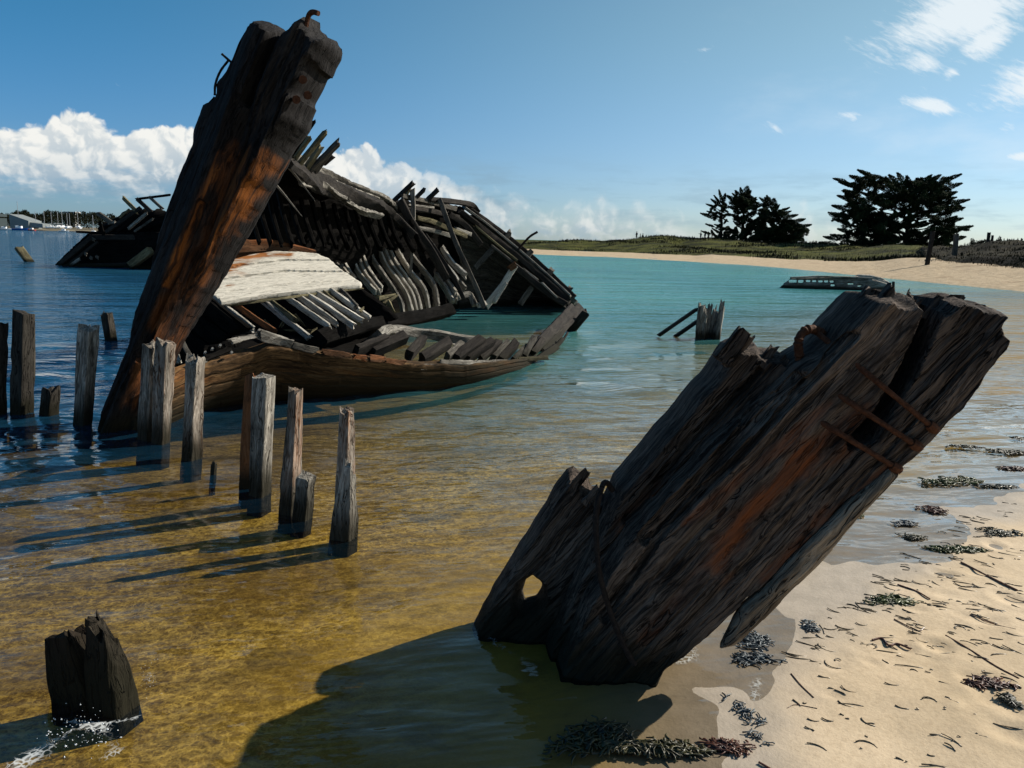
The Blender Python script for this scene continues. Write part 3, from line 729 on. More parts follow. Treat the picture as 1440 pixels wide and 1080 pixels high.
# ------------------------------------------------------------------ posts in the shallows
FRONT = Vector((-.34, -.94, 0))
def post(parts, label, name='wooden_post', cat='post', group='old posts in the shallows', below=.35, zref=0.):
    """parts: (base px, top px, width px, depth/width ratio, material, jag px, rust, name, front)"""
    root = None
    for i, q in enumerate(parts):
        (bx, by), (tx, ty), wp, ratio, mat, jag, rust, nm = q[:8]
        fr = q[8] if len(q) > 8 else FRONT
        dd = q[9] if len(q) > 9 else 0
        b = G(bx, by)
        if 590 < by < 760: b = G(bx, by, -.06)
        for _ in range(3 if by > 760 else 0): b = G(bx, by, float(ground_z(np.array([[b.x]]), np.array([[b.y]]))[0][0, 0]))
        D = b.y+dd
        mp = MPP(bx, by, D)
        bb = P(bx, by, D); tt = P(tx, ty, D)
        ax = (tt-bb).normalized()
        bb = bb-ax*below
        w = .82*wp*mp*np.array(q[10] if len(q) > 10 else [1.04, 1.0, .97])
        if len(parts) == 1: par = None
        else:
            if root is None: root = empty(name, (b.x, b.y, 0), label, cat, group)
            par = root
        o = timber(nm if par else name, [bb, tt], w, w*ratio, mat, par, up=fr, jag=(0, jag*mp*1.5), rough=.10, M=36, rnd=.2, rust=rust, ds=max(.010, (tt-bb).length/85), chips=.12)
        if par is None: tag(o, label, cat, group)
W_POST = wood('wood_post', (.075, .068, .056), (.50, .47, .41), rust=(.26, .09, .02), rust_amt=.26, crack=1., algae=1.8, bump=.8)
W_POSTD = wood('wood_post_dark', (.018, .016, .014), (.085, .076, .062), rust_amt=.1, crack=1., bump=.8)  # darker copy of the post wood, shade on the left posts in its colour
W_ROT = wood('wood_rotten', (.006, .005, .004), (.045, .036, .026), rust=(.12, .03, .012), rust_amt=.12, crack=1., algae=2., bump=1.)
post([((0, 583), (2, 456), 14, 1.2, W_POSTD, 6, 0, 'post')], 'dark square post cut off by the left edge of the picture')
post([((30, 583), (34, 440), 27, 1., W_POSTD, 4, 0, 'post')], 'tall square post darkened by shade, second from the left edge')
post([((68, 594), (72, 548), 22, 1., W_POSTD, 5, 0, 'post')], 'short black stub of a post between two taller posts at left')
post([((116, 606), (127, 458), 25, 1., W_POST, 10, .1, 'post')], 'slim leaning post with one bright sunlit side and a dark tapered top')
post([((153, 478), (146, 441), 8, 1.2, W_POSTD, 5, 0, 'post'), ((157, 478), (152, 441), 11, 1.2, W_POSTD, 3, 0, 'post')], 'small split dark post standing in blue water left of the big stem')
post([((207, 628), (214, 482), 24, 1., W_POST, 10, .25, 'post_plank'), ((226, 632), (232, 480), 25, .9, W_POST, 8, .3, 'post_plank')], 'double grey post with a rust stain right in front of the big stem')
post([((268, 655), (276, 502), 26, 1., W_POST, 14, .15, 'post')], 'weathered grey post with a knot hole and rusty broken top in the hull shadow')
post([((299, 679), (301, 652), 9, .8, W_POST, 6, .1, 'post')], 'tiny pale splinter of a post just above the water')
post([((351, 700), (358, 528), 22, 1.4, W_RUST, 8, .5, 'rusty_plank', FRONT, .06), ((364, 708), (372, 530), 31, .95, W_POST, 5, .05, 'post_beam')], 'tallest double post, bright grey right side and rusty left top')
post([((407, 736), (415, 549), 22, 1.2, W_POST, 6, .42, 'post_beam', FRONT, .02, [1.25, 1.2, 1.15, 1.0, .8]), ((424, 742), (431, 668), 27, .9, W_POST, 5, 0, 'short_stub')], 'rust streaked slim post with a short black stub at its foot')
post([((482, 770), (488, 578), 24, 1., W_POST, 9, .3, 'post_beam', FRONT, .05, [1.5, 1.3, 1.1, .95, .75]), ((481, 778), (492, 660), 40, .85, W_POST, 22, .05, 'broken_stub', FRONT, 0, [1.1, 1.05, .9, .45])], 'post with a pointed broken stub leaning on it, nearest of the row to the sand')
post([((122, 1018), (92, 886), 60, .7, W_ROT, 22, .1, 'lobe', FRONT, .03, [1.5, 1.45, 1.35, 1.25, .95]), ((163, 1020), (142, 880), 56, .75, W_ROT, 24, 0, 'lobe', FRONT, 0, [1.5, 1.4, 1.25, 1.1, .75])], 'thick black rotten stump with two lobes and splashing water at bottom left', name='rotten_stump', cat='stump', group=None, below=.25)
# stump group out in the bay
def bay_stump():
    b = G(995, 476); D = b.y; mp = MPP(995, 476, D)
    root = empty('grooved_stump', (b.x, b.y, 0), 'grooved grey cluster of split posts standing alone in the turquoise bay', 'stump')
    for bx, tx, ty, w in ((981, 987, 431, 8), (987, 993, 436, 6), (992, 999, 430, 7), (998, 1005, 437, 6), (1003, 1009, 441, 6), (1008, 1016, 428, 7)):
        timber('split_stave', [P(bx, 484, D+.1*(bx % 3-1)), P(tx, ty, D+.1*(bx % 3-1))], w*mp, [w*mp*1.8, w*mp*1.2], W_GREY, root, up=FRONT, jag=(0, .16), rough=.16, M=16, chips=.3)
    o = timber('leaning_plank', [P(926, 472, D), P(981, 434, D)], 11*mp, 4*mp, W_DARK, None, up=(0, 0, 1), jag=(.05, .08)); tag(o, 'long dark plank slanting out of the bay left of the grooved stump', 'plank')
    o = timber('leaning_plank', [P(950, 473, D+.15), P(992, 444, D+.15)], 12*mp, 4*mp, W_DARK, None, up=(0, 0, 1), jag=(.05, .08)); tag(o, 'short dark plank leaning against the grooved stump in the bay', 'plank')
    o = timber('slanting_post', [G(797, 472, -.1), P(825, 439, G(804, 466).y)], 11*.0145, .12, W_DARK, None, up=FRONT, jag=(.05, .05)); tag(o, 'dark leaning post alone in the water just right of the big wreck stern', 'post')
    b = G(36, 368); mp = MPP(36, 368, b.y)
    o = timber('floating_timber', [P(46, 374, b.y), P(27, 349, b.y)], 10*mp, 9*mp, W_YEL, None, up=Vector((.5, -.7, .5)), jag=(.1, .12)); tag(o, 'pale sunlit timber end sticking out of the deep blue water at left', 'timber')
bay_stump()

# ------------------------------------------------------------------ hull skins
def smooth_curve(pts, n):
    pts = [Vector(p) for p in pts]
    q = [pts[0]*2-pts[1]]+pts+[pts[-1]*2-pts[-2]]; out = []
    for k in np.linspace(0, len(pts)-1-1e-6, n):
        i = int(k); u = k-i; a, b, c, d = q[i], q[i+1], q[i+2], q[i+3]
        out.append(.5*((2*b)+(c-a)*u+(2*a-5*b+4*c-d)*u*u+(3*b-a-3*c+d)*u**3))
    return np.array(out)
def skin(name, top, bot, mat, parent, nu=120, nv=40, thick=.08, bulge=(0, 0, 0), planks=7, jag=(.06, .0), step=.02, rust=0., rough=.012, missing=0.):
    """thick planked shell between two curves, planks run along the curves"""
    _seed[0] += 1; sd = _seed[0]*3.71
    T = smooth_curve(top, nu); B = smooth_curve(bot, nu)
    v = np.linspace(0, 1, nv)[None, :, None]
    u = np.linspace(0, 1, nu)[:, None]
    L = np.concatenate([[0], np.cumsum(np.linalg.norm(np.diff(T, axis=0), axis=1))])
    ju = jag[0]*fbm(L*3.1+sd, 0, 2, 4); jb = jag[1]*fbm(L*3.1+sd, 5, 2, 4)
    hgt = np.linalg.norm(T-B, axis=1)
    T2 = T+(T-B)/hgt[:, None]*ju[:, None]; B2 = B+(B-T)/hgt[:, None]*jb[:, None]
    Pm = T2[:, None]*(1-v)+B2[:, None]*v+np.array(bulge)*np.sin(v*math.pi)
    du = np.gradient(Pm, axis=0); dv = np.gradient(Pm, axis=1)
    N = np.cross(du, dv); N /= np.linalg.norm(N, axis=2)[..., None]+1e-9
    if N[nu//2, nv//2] @ np.array([0, -1, .3]) < 0: N = -N
    vv = v[..., 0]+0*u; pl = vv*planks; fr = pl-np.floor(pl)
    prow = np.floor(pl)
    uL = L[:, None]+0*vv
    offs = step*(vnoise(prow*3.3+sd, np.floor(uL/1.6+prow*.37)*1.7, 1))
    seam = -max(step*.9, .016)*np.exp(-((np.minimum(fr, 1-fr))/.07)**2)
    grain = rough*fbm(uL*1.4, vv*hgt[:, None]*24+sd, 3, 4)
    fo = offs+seam+grain
    A = Pm+N*(thick/2+fo)[..., None]; Bk = Pm-N*(thick/2-fo*.5)[..., None]
    n = nu*nv
    V = np.concatenate([A.reshape(-1, 3), Bk.reshape(-1, 3)])
    f = gridfaces(nu, nv)
    if missing:
        cu = .5*(L[:-1]+L[1:])[:, None]; cr = np.floor((np.arange(nv-1)+.5)/(nv-1)*planks)[None, :]
        keep = (vnoise(cr*5.1+sd, np.floor(cu/.8+cr*.41)*2.3, 4) > missing).ravel()
        f = f[keep]
    # close the rim: every edge used once gets a side face
    e = np.concatenate([f[:, [0, 1]], f[:, [1, 2]], f[:, [2, 3]], f[:, [3, 0]]])
    key = np.sort(e, 1); _, inv, cnt = np.unique(key, axis=0, return_inverse=True, return_counts=True)
    rim = e[cnt[inv.ravel()] == 1]
    side = np.stack([rim[:, 1], rim[:, 0], rim[:, 0]+n, rim[:, 1]+n], -1)
    Fc = np.concatenate([f, f[:, ::-1]+n, side])
    gc = np.stack([vv*hgt[:, None]+prow*2.7+sd, 0*vv, uL+prow*1.3], -1).reshape(-1, 3); gc = np.concatenate([gc, gc+[.1, .1, 0]])
    used = np.unique(Fc); mp = np.full(len(V), -1); mp[used] = np.arange(len(used))
    return meshobj(name, V[used], mp[Fc], mat, parent, gc=gc[used], attrs={'rust': np.full(len(used), rust)}, smooth=False)

def build_wreck():
    b0 = G(175, 590)
    root = empty('shipwreck', (b0.x, b0.y, 0), 'big broken wooden shipwreck with tall leaning stem post, bare ribs and white sunlit planks', 'shipwreck')
    # ---- stem
    N = Vector((-.10, -1, .06)).normalized(); pc = G(180, 600)
    ax = ((185, 600), (400, 90))
    stem = [(138, 640), (147, 575), (165, 530), (186, 475), (200, 400), (216, 328), (240, 262), (258, 212), (264, 200), (262, 178), (270, 160), (278, 140), (288, 128), (299, 132), (296, 118), (306, 108), (318, 92), (312, 82), (320, 72), (326, 76),
            (335, 58), (346, 40), (353, 36), (360, 28), (374, 25), (388, 33), (401, 44), (410, 40), (420, 30), (433, 20), (441, 22), (440, 31), (452, 44), (458, 53), (462, 48), (473, 61), (470, 76), (462, 88), (457, 102), (450, 104),
            (446, 112), (438, 126), (432, 140), (434, 148), (428, 162), (424, 178), (414, 190), (404, 206), (392, 225), (372, 262), (350, 300), (327, 340), (300, 385), (276, 428), (252, 466), (232, 505), (216, 560), (204, 640)]
    def stem_fn(U, V, zf, zb, d, uv):
        a, b = uv((310, 240)), uv((170, 590))           # ridge between the dark left face and the rusty face
        top = uv((400, 60))
        vr = np.interp(U, [b[0], a[0], top[0]], [b[1], a[1], uv((372, 60))[1]])
        s = np.sign(uv((420, 240))[1]-a[1])
        x = (V-vr)*s
        zf = zf-np.clip(-x, 0, .6)*.55*(d > 0)           # left face falls away
        hollow = np.exp(-((x-.17)/.10)**2)*sstep(uv((400, 130))[0], uv((370, 210))[0], U)
        return zf-.11*hollow*np.clip(d/.1, 0, 1), zb
    slab('stem_post', stem, pc, N, .55, W_STEM, root, ax, h=.018, rr=.09, edge=.02, disp=.022, kv=13, front=.08, zoff=-.2, fn=stem_fn,
         grooves=[([(405, 48), (385, 95), (360, 150)], .05, .14), ([(300, 290), (255, 400), (215, 500)], .03, .06)],
         rusts=[([(350, 225), (300, 330), (250, 440), (205, 560)],   .12, .5), ([(384, 222), (350, 280), (318, 335), (285, 395)], .055, 1.), ([(330, 225), (280, 330), (250, 400)], .04, .9)])
    pr = pc-N*.02
    slab('apron', [(398, 215), (412, 218), (360, 312), (318, 385), (285, 440), (258, 482), (240, 520), (226, 520), (262, 450), (300, 385), (345, 310)], pr-N*.22, N, .26, W_STEM, root, ax, h=.022, rr=.08, edge=.02, disp=.012, kv=16)
    mp = MPP(440, 20, pc.y+.6)
    def PS(px, py, o=0.):
        d = ray(px, py); q = pc+N*o; return CO+d*((q-CO).dot(N)/d.dot(N))
    tube('bent_spike', [PS(430, 38, .1), PS(434, 22, .12), PS(440, 17, .14), PS(448, 19, .16)], 3.4*mp, IRON, root)
    tube('iron_band', [PS(302, 134, -.08), PS(303, 118, -.08), PS(310, 100, -.08), PS(322, 84, -.08)], 1.6*mp, IRON_D, root)
    tube('spike', [PS(328, 90, -.08), PS(312, 76, -.08)], 1.6*mp, IRON_D, root, curve=False)
    for (x, y) in ((425, 112), (416, 140), (432, 134)):
        tube('bolt_head', [PS(x, y, .15), PS(x+1, y, .31)], 5*mp, IRON, root, curve=False)
    # ---- far side
    T = [(386, 210, 10.9), (415, 234, 11.6), (450, 251, 12.6), (500, 267, 14), (545, 284, 16), (600, 286, 17.4), (650, 294, 18.6)]
    T2 = [(640, 291, 18.4), (670, 306, 18.9), (700, 330, 19.2), (750, 373, 19.3), (808, 426, 18.8)]
    Bp = [(325, 500), (352, 488), (390, 477), (450, 462), (520, 455), (575, 450), (650, 438)]
    B2 = [(640, 440), (680, 436), (715, 434), (760, 431), (806, 428)]
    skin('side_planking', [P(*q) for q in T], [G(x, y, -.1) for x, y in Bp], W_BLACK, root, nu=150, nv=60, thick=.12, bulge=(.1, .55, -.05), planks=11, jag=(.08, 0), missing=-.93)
    skin('stern_planking', [P(*q) for q in T2], [G(x, y, -.1) for x, y in B2], W_MIDGREY, root, nu=90, nv=50, thick=.12, bulge=(.1, .35, -.05), planks=6, jag=(.06, 0), step=.04)
    # deck remains over the dark hold, overhang added to shade the inside
    dk = [P(390, 222, 9.1), P(450, 262, 11.6), P(505, 285, 13.7), P(545, 300, 15.4)]
    skin('deck_overhang', [P(380, 207, 8.9), P(450, 253, 11.9), P(505, 270, 14.1), P(547, 287, 15.9)], [p+Vector((-.45, -.75, .05)) for p in dk], W_BLACK, root, nu=60, nv=16, thick=.08, planks=5, jag=(0, .25), step=.03)
    def poly(pts, name, wpx, mat, dep=None, up=(0, 0, 1), curve=True, jag=.06, D0=None, chips=.1, rough=.09, par=root, M=12, rust=0., tap=None):
        q = [P(*p) for p in pts]; m = MPP(pts[0][0], pts[0][1], pts[0][2])
        m2 = MPP(pts[-1][0], pts[-1][1], pts[-1][2])
        w = np.array([wpx*m, wpx*m2]) if tap is None else np.array([wpx*m*tap[0], wpx*m2*tap[1]])
        return timber(name, q, w, w*.8 if dep is None else dep, mat, par, up=up, jag=(jag, jag), rough=rough, M=M, chips=chips, curve=curve, rust=rust)
    VIEW = Vector((0, -1, .12))
    poly([(388, 203, 9.9), (420, 229, 10.9), (455, 250, 12.2)], 'rail', 7, W_GREY, dep=.22, up=VIEW, rough=.14, chips=.5)
    poly([(446, 245, 11.9), (480, 259, 13.2), (512, 271, 14.4)], 'rail', 6, W_MIDGREY, dep=.26, up=VIEW, rough=.14, chips=.5)
    poly([(502, 266, 14.1), (546, 283, 15.8), (566, 302, 16.2), (590, 336, 16.3)], 'rail', 6, W_GREY, dep=.22, up=VIEW, rough=.14, chips=.4)
    poly([(430, 241, 11.2), (470, 259, 12.8), (530, 281, 15.1)], 'rail', 3, W_GREY, dep=.16, up=VIEW, rough=.2, chips=.5)
    poly([(396, 222, 9.0), (425, 243, 10.2), (455, 260, 11.4), (500, 280, 13.4), (545, 297, 15.2), (580, 330, 15.6)], 'beam_shelf', 12, W_DARK, dep=.3, up=VIEW, rough=.2, chips=.45)
    poly([(484, 281, 12.2), (512, 297, 13.2), (536, 304, 14.2)], 'deck_edge', 5, W_GREY, dep=.14, up=VIEW, rough=.3, chips=.5)
    poly([(420, 252, 9.9), (452, 262, 11.2), (482, 279, 12.2)], 'deck_edge', 5, W_GREY, dep=.16, up=VIEW, rough=.15, chips=.3)
    poly([(375, 246, 8.8), (395, 268, 9.0), (422, 301, 9.2)], 'broken_strip', 4, W_GREY, up=VIEW, tap=(1, .3))
    poly([(398, 226, 9.0), (418, 250, 9.3), (432, 268, 9.4), (442, 281, 9.4)], 'broken_strip', 4, W_MIDGREY, up=VIEW, tap=(1.1, .3))
    poly([(376, 224, 8.8), (392, 236, 8.9)], 'broken_strip', 7, W_GREY, up=VIEW)
    # stanchions
    for (a, b, w, mt, D) in (((398, 214), (431, 167), 12, W_YEL, 9.6), ((408, 220), (440, 172), 8, W_BLACK, 9.7), ((414, 222), (436, 192), 10, W_YEL, 10.0), ((420, 232), (459, 184), 9, W_YEL, 10.2),
                             ((430, 238), (451, 205), 11, W_YEL, 10.5), ((436, 240), (477, 200), 10, W_MIDGREY, 10.6), ((452, 232), (468, 219), 9, W_DARK, 11), ((441, 244), (466, 212), 9, W_MIDGREY, 10.8),
                             ((552, 284), (581, 257), 7, W_DARK, 16.2), ((586, 277), (598, 265), 6, W_DARK, 16.6), ((599, 283), (616, 266), 7, W_DARK, 17), ((566, 286), (575, 266), 6, W_YEL, 16.5)):
        poly([(a[0], a[1], D), (b[0], b[1], D)], 'stanchion', w, mt, up=Vector((-.8, -.6, 0)), curve=False, chips=.05, dep=w*.6*MPP(a[0], a[1], D))
    # diagonal braces and clamps of the after part
    for pts, w, mt in (([(562, 282, 16), (580, 316, 16.1), (605, 352, 16.2), (628, 392, 16.4)], 12, W_DARK), ([(618, 280, 17.2), (635, 327, 17), (652, 366, 16.8), (668, 400, 16.7), (681, 432, 16.6)], 7, W_MIDGREY),
                       ([(580, 266, 16.3), (581, 296, 16.3), (580, 322, 16.3)], 7, W_GREY), ([(580, 350, 16), (577, 386, 16)], 4, W_GREY), ([(584, 320, 16.6), (608, 324, 16.9), (632, 331, 17.2)], 6, W_GREY),
                       ([(586, 306, 16.6), (612, 313, 17), (632, 322, 17.3), (655, 332, 17.8)], 7, W_YEL), ([(560, 296, 16), (598, 296, 17), (645, 306, 18)], 7, W_DARK), ([(566, 276, 16.1), (600, 283, 17), (640, 294, 18)], 7, W_MIDGREY),
                       ([(575, 288, 16.2), (610, 292, 17)], 3, W_GREY), ([(630, 300, 17.6), (655, 318, 18), (676, 345, 18.2)], 9, W_DARK), ([(604, 280, 17), (660, 287, 18.6), (672, 298, 18.9)], 7, W_DARK),
                       ([(598, 330, 16.6), (634, 384, 16.4), (652, 420, 16.3)], 6, W_DARK), ([(640, 322, 17.6), (663, 330, 18)], 6, W_GREY)):
        poly(pts, 'brace', w, mt, up=VIEW)
    for pts, w, mt in (([(652, 291, 18.5), (700, 327, 19.0), (750, 369, 19.1), (803, 417, 18.7)], 3.5, W_GREY), ([(645, 296, 18.3), (695, 334, 18.8), (745, 376, 18.9), (800, 424, 18.5)], 8, W_DARK),
                       ([(655, 290, 18.7), (710, 330, 19.3), (760, 372, 19.4), (808, 418, 18.9)], 7, W_DARK), ([(668, 318, 18.3), (700, 345, 18.5), (726, 366, 18.5)], 3.5, W_YEL),
                       ([(690, 345, 18.4), (740, 384, 18.5), (756, 395, 18.4)], 4, W_MIDGREY), ([(735, 378, 18.4), (756, 394, 18.4)], 3, W_GREY), ([(762, 398, 18.3), (784, 420, 18.2)], 3, W_GREY), ([(720, 372, 18.3), (770, 412, 18.3), (796, 428, 18.2)], 9, W_DARK)):
        poly(pts, 'stern_rail', w, mt, up=VIEW, dep=.22)
    for x, y in ((716, 329), (746, 355), (775, 381), (801, 407), (806, 416)):
        poly([(x-5, y+6, 19.2), (x+2, y-3, 19.2)], 'rail_stub', 8, W_MIDGREY, curve=False, up=VIEW, dep=.2)
    tube('iron_hook', [P(728, 352, 19), P(737, 341, 19), P(746, 332, 19), P(756, 326, 19)], .028, IRON_D, root)
    for pts, w, mt in (([(724, 374, 17.6), (705, 403, 17.5), (684, 431, 17.4)], 9, W_WHITE), ([(712, 398, 17.4), (694, 426, 17.3)], 6, W_RIB), ([(693, 350, 18.4), (668, 377, 18.2)], 8, W_MIDGREY),
                       ([(748, 404, 18.4), (731, 428, 18.3)], 8, W_MIDGREY), ([(716, 378, 17.5), (725, 372, 17.5)], 9, W_RUST), ([(640, 420, 16.6), (660, 414, 16.8), (668, 430, 16.7)], 9, W_GREY), ([(672, 430, 16.6), (682, 426, 16.8)], 8, W_RIB)):
        poly(pts, 'frame', w, mt, up=VIEW, chips=.3)
    # ---- bare ribs
    def z4(l): return [(430+x/6.752, 330+y/6.752) for x, y in l]
    def z5(l): return [(600+x/6., 340+y/6.) for x, y in l]
    ribs = [z4(q) for q in ([(215, 140), (275, 270), (330, 340)], [(320, 200), (390, 330), (470, 440)], [(425, 140), (480, 330), (560, 440), (665, 550)], [(515, 150), (580, 310), (650, 420), (725, 520)],
                            [(595, 130), (650, 260), (740, 390), (830, 520), (900, 640), (925, 760)], [(690, 140), (770, 310), (880, 450), (960, 580), (1005, 740)], [(790, 140), (850, 270), (960, 420), (1050, 570), (1090, 730)],
                            [(870, 150), (930, 260), (1010, 380), (1090, 470), (1140, 570), (1168, 720)], [(990, 180), (1130, 360), (1200, 460), (1240, 580), (1252, 720)], [(1200, 110), (1280, 240), (1400, 380), (1440, 450)],
                            [(1225, 380), (1310, 480), (1395, 640)], [(1270, 340), (1370, 480), (1440, 600)])]
    ribs += [z5(q) for q in ([(50, 45), (130, 180), (230, 290), (330, 400)], [(125, 45), (210, 170), (330, 285)], [(85, 285), (150, 390), (220, 500)], [(110, 255), (180, 350), (245, 440)], [(0, 290), (60, 390), (95, 540)])]
    extra = []
    for a_, b_ in zip(ribs[:-1], ribs[1:]):
        if len(a_) == len(b_) and 5 < b_[-1][0]-a_[-1][0] < 40: extra.append([((x0+x1)/2+1, (y0+y1)/2+2) for (x0, y0), (x1, y1) in zip(a_, b_)])
    ribs += extra
    for i, q in enumerate(ribs):
        n = len(q); x0 = q[-1][0]
        Db = 14.3+(x0-480)/170*2.2
        pts = [(x, y, Db+.5-.5*k/(n-1)) for k, (x, y) in enumerate(q)]
        poly(pts, 'rib', 3.7, W_RIB if i % 4 else W_GREY, up=Vector((.45, -.75, .45)), dep=.16, chips=.2, rough=.15)
    skin('hold_dark_planks', [P(292, 488, 8.3), P(340, 470, 8.7), P(400, 468, 9.0), P(460, 472, 9.4), P(530, 474, 10.2)], [P(285, 520, 7.5), P(340, 506, 7.6), P(405, 502, 8.0), P(470, 508, 8.4), P(540, 514, 9.0)], W_BLACK, root, nu=60, nv=24, thick=.06, planks=6, jag=(.15, .0), step=.05)  # black sheet added to fill the hold with dark
    for pts in ([(533, 420, 14.2), (556, 414, 14.4)], [(540, 428, 14.2), (558, 416, 14.4)], [(545, 424, 14.2), (554, 438, 14.1)], [(528, 418, 14.2), (546, 424, 14.3)]):
        poly(pts, 'broken_board', 6, W_YEL, up=VIEW, tap=(1.2, .4))
    # ---- white planks of the collapsed side
    wp = P(400, 420, 8.9); WN = Vector((.30, -.46, .84)).normalized()
    pan = [(277, 401), (290, 386), (303, 376), (325, 367), (350, 360), (385, 355), (420, 356), (447, 359), (462, 365), (476, 377), (492, 389), (509, 400), (508, 405), (475, 408), (440, 412), (400, 416), (360, 421), (311, 429), (294, 415)]
    slab('white_planks', pan, wp, WN, .07, W_WHITE, root, ((300, 410), (500, 390)), h=.013, rr=.02, edge=.006, disp=.003,
         grooves=[([(290, 387), (340, 376), (400, 369), (478, 369)], .012, .03), ([(284, 400), (340, 392), (400, 384), (492, 385)], .012, .03), ([(300, 416), (400, 402), (500, 398)], .006, .012)],
         rusts=[([(292, 388), (310, 375)], .2, 1.6), ([(312, 376), (345, 366)], .16, 1.6), ([(350, 368), (370, 362)], .13, 1.5), ([(380, 362), (400, 360)], .11, 1.4), ([(330, 385), (350, 392)], .05, .7), ([(320, 405), (326, 403)], .035, 1.), ([(300, 397), (330, 384)], .06, .6)])
    poly([(298, 372, 10.2), (325, 352, 10.4), (365, 347, 10.6), (405, 350, 10.8), (442, 358, 11)], 'rusty_log', 20, W_RUST, dep=.3, up=VIEW, rough=.2, chips=.35, tap=(1.2, .7))
    poly([(311, 431, 8.55), (400, 419, 8.9), (509, 405, 9.6)], 'edge_batten', 3.5, W_YEL, up=VIEW, curve=False)
    ax2 = ((270, 420), (345, 480))
    slab('bow_planks', [(238, 470), (262, 420), (278, 402), (295, 415), (312, 430), (356, 462), (330, 472), (300, 490), (282, 505), (262, 520), (236, 512)], P(290, 450, 8.35), Vector((-.2, -1, .25)), .10, W_BLACK, root, ax2, h=.014, rr=.03, edge=.02, disp=.006,
         grooves=[([(262, 425), (330, 475)], .012, .03), ([(250, 450), (305, 490)], .012, .03), ([(285, 412), (348, 462)], .012, .03)])
    slab('hold_dark_planks', [(312, 430), (440, 412), (508, 404), (535, 424), (562, 447), (500, 466), (440, 480), (380, 474), (340, 466)], P(430, 450, 10.4), Vector((-.1, -1, .4)), .10, W_BLACK, root, ((440, 420), (520, 470)), h=.03, rr=.03, edge=.03, disp=.01)
    slab('bow_dark_fill', [(352, 270), (330, 310), (300, 360), (272, 400), (246, 450), (232, 500), (240, 530), (300, 510), (345, 470), (400, 400), (440, 330), (420, 262)], P(330, 420, 12.4), Vector((.25, -1, .05)), .12, W_BLACK, root, ((280, 400), (420, 380)), h=.03, rr=.03, edge=.03, disp=.01)  # black sheet added to fill the dark gap behind the stem
    for k in range(16):
        x = 345+k*15.5; D = 9.6+k*.42
        poly([(x, 262+k*3.2, D), (x+8, 300+k*2.2, D-.05), (x+20, 342+k*.8, D-.2)], 'frame', 5, W_BLACK, up=Vector((.3, -.8, .3)), dep=.14)
    def z3(l): return [(220+x/4.8, 330+y/4.8) for x, y in l]
    for i, (q, w, mt) in enumerate((([(440, 470), (650, 635)], 5, W_RIB), ([(535, 475), (670, 570), (800, 655)], 3, W_RUST), ([(700, 430), (850, 550), (1035, 698)], 6, W_RIB), ([(740, 430), (940, 580)], 3, W_YEL), ([(860, 410), (1020, 520), (1168, 622)], 5, W_RIB),
                                    ([(940, 400), (1215, 600)], 4, W_RIB), ([(1000, 395), (1170, 500), (1325, 612)], 6, W_RIB), ([(1065, 385), (1390, 582)], 5, W_RIB), ([(1110, 380), (1365, 592)], 3, W_YEL), ([(1170, 372), (1440, 565)], 5, W_RIB), ([(1240, 372), (1360, 500)], 4, W_MIDGREY))):
        q = z3(q); n = len(q)
        D0 = 8.6+(q[0][0]-312)/196*.95
        poly([(x, y, D0-.35*k/(n-1)) for k, (x, y) in enumerate(q)], 'slat', w, mt, up=Vector((.6, -.35, .72)), dep=.07, chips=.15, curve=False)
    for a, b in (((372, 452), (385, 462)), ((395, 460), (402, 446)), ((414, 442), (428, 458)), ((432, 470), (445, 462)), ((400, 466), (440, 464)), ((506, 438), (512, 432))):
        poly([(a[0], a[1], 9), (b[0], b[1], 9.1)], 'broken_board', 5, W_YEL, up=VIEW, curve=False, tap=(1, .5))
    poly([(438, 482, 8.5), (470, 472, 9.0), (540, 455, 10.6), (600, 444, 12), (626, 438, 12.6)], 'fallen_beam', 22, W_BLACK, up=VIEW, tap=(1.15, .8), dep=.35)
    # ---- near side
    NT_ = [(236, 526), (270, 516), (310, 504), (350, 492), (405, 489), (470, 497), (545, 505), (610, 511), (680, 510), (750, 503)]
    NB = [(225, 604), (262, 590), (300, 579), (350, 572), (405, 567), (470, 563), (545, 556), (610, 548), (680, 535), (765, 508)]
    skin('side_planking', [P(x, y, G(a, b).y-.22+.02*i) for i, ((x, y), (a, b)) in enumerate(zip(NT_, NB))], [G(x, y, -.08) for x, y in NB], W_HULL, root, nu=220, nv=60, thick=.10, bulge=(.03, -.09, -.02), planks=6, jag=(.045, 0), step=.012, rough=.002)
    def Dn(x): return float(np.interp(x, [q[0] for q in NT_], [G(a_, b_).y-.22+.02*i for i, (a_, b_) in enumerate(NB)]))
    for pts, w, mt in (([(366, 470), (409, 483)], 14, W_GREY), ([(324, 480), (362, 471)], 8, W_GREY), ([(408, 485), (444, 493)], 10, W_MIDGREY), ([(452, 494), (492, 500)], 8, W_RUST), ([(496, 502), (516, 504)], 9, W_RUST), ([(522, 504), (540, 506)], 9, W_RUST),
                       ([(545, 507), (568, 510)], 8, W_RUST), ([(588, 516), (622, 515)], 8, W_GREY), ([(618, 509), (670, 510), (722, 509)], 7, W_GREY), ([(728, 506), (770, 503)], 7, W_YEL), ([(290, 504), (325, 490)], 7, W_BLACK), ([(262, 516), (288, 508)], 7, W_MIDGREY)):
        pts = [(x, y, Dn(x)-.03) for x, y in pts]
        poly(pts, 'sheer_fragment', w, mt, up=VIEW, chips=.4, rough=.2)
    poly([(525, 478, 9.6), (552, 466, 10), (600, 470, 10.4), (645, 478, 10.8), (668, 480, 11)], 'rotten_log', 15, W_GREY, up=VIEW, chips=.5, rough=.3, dep=.3)
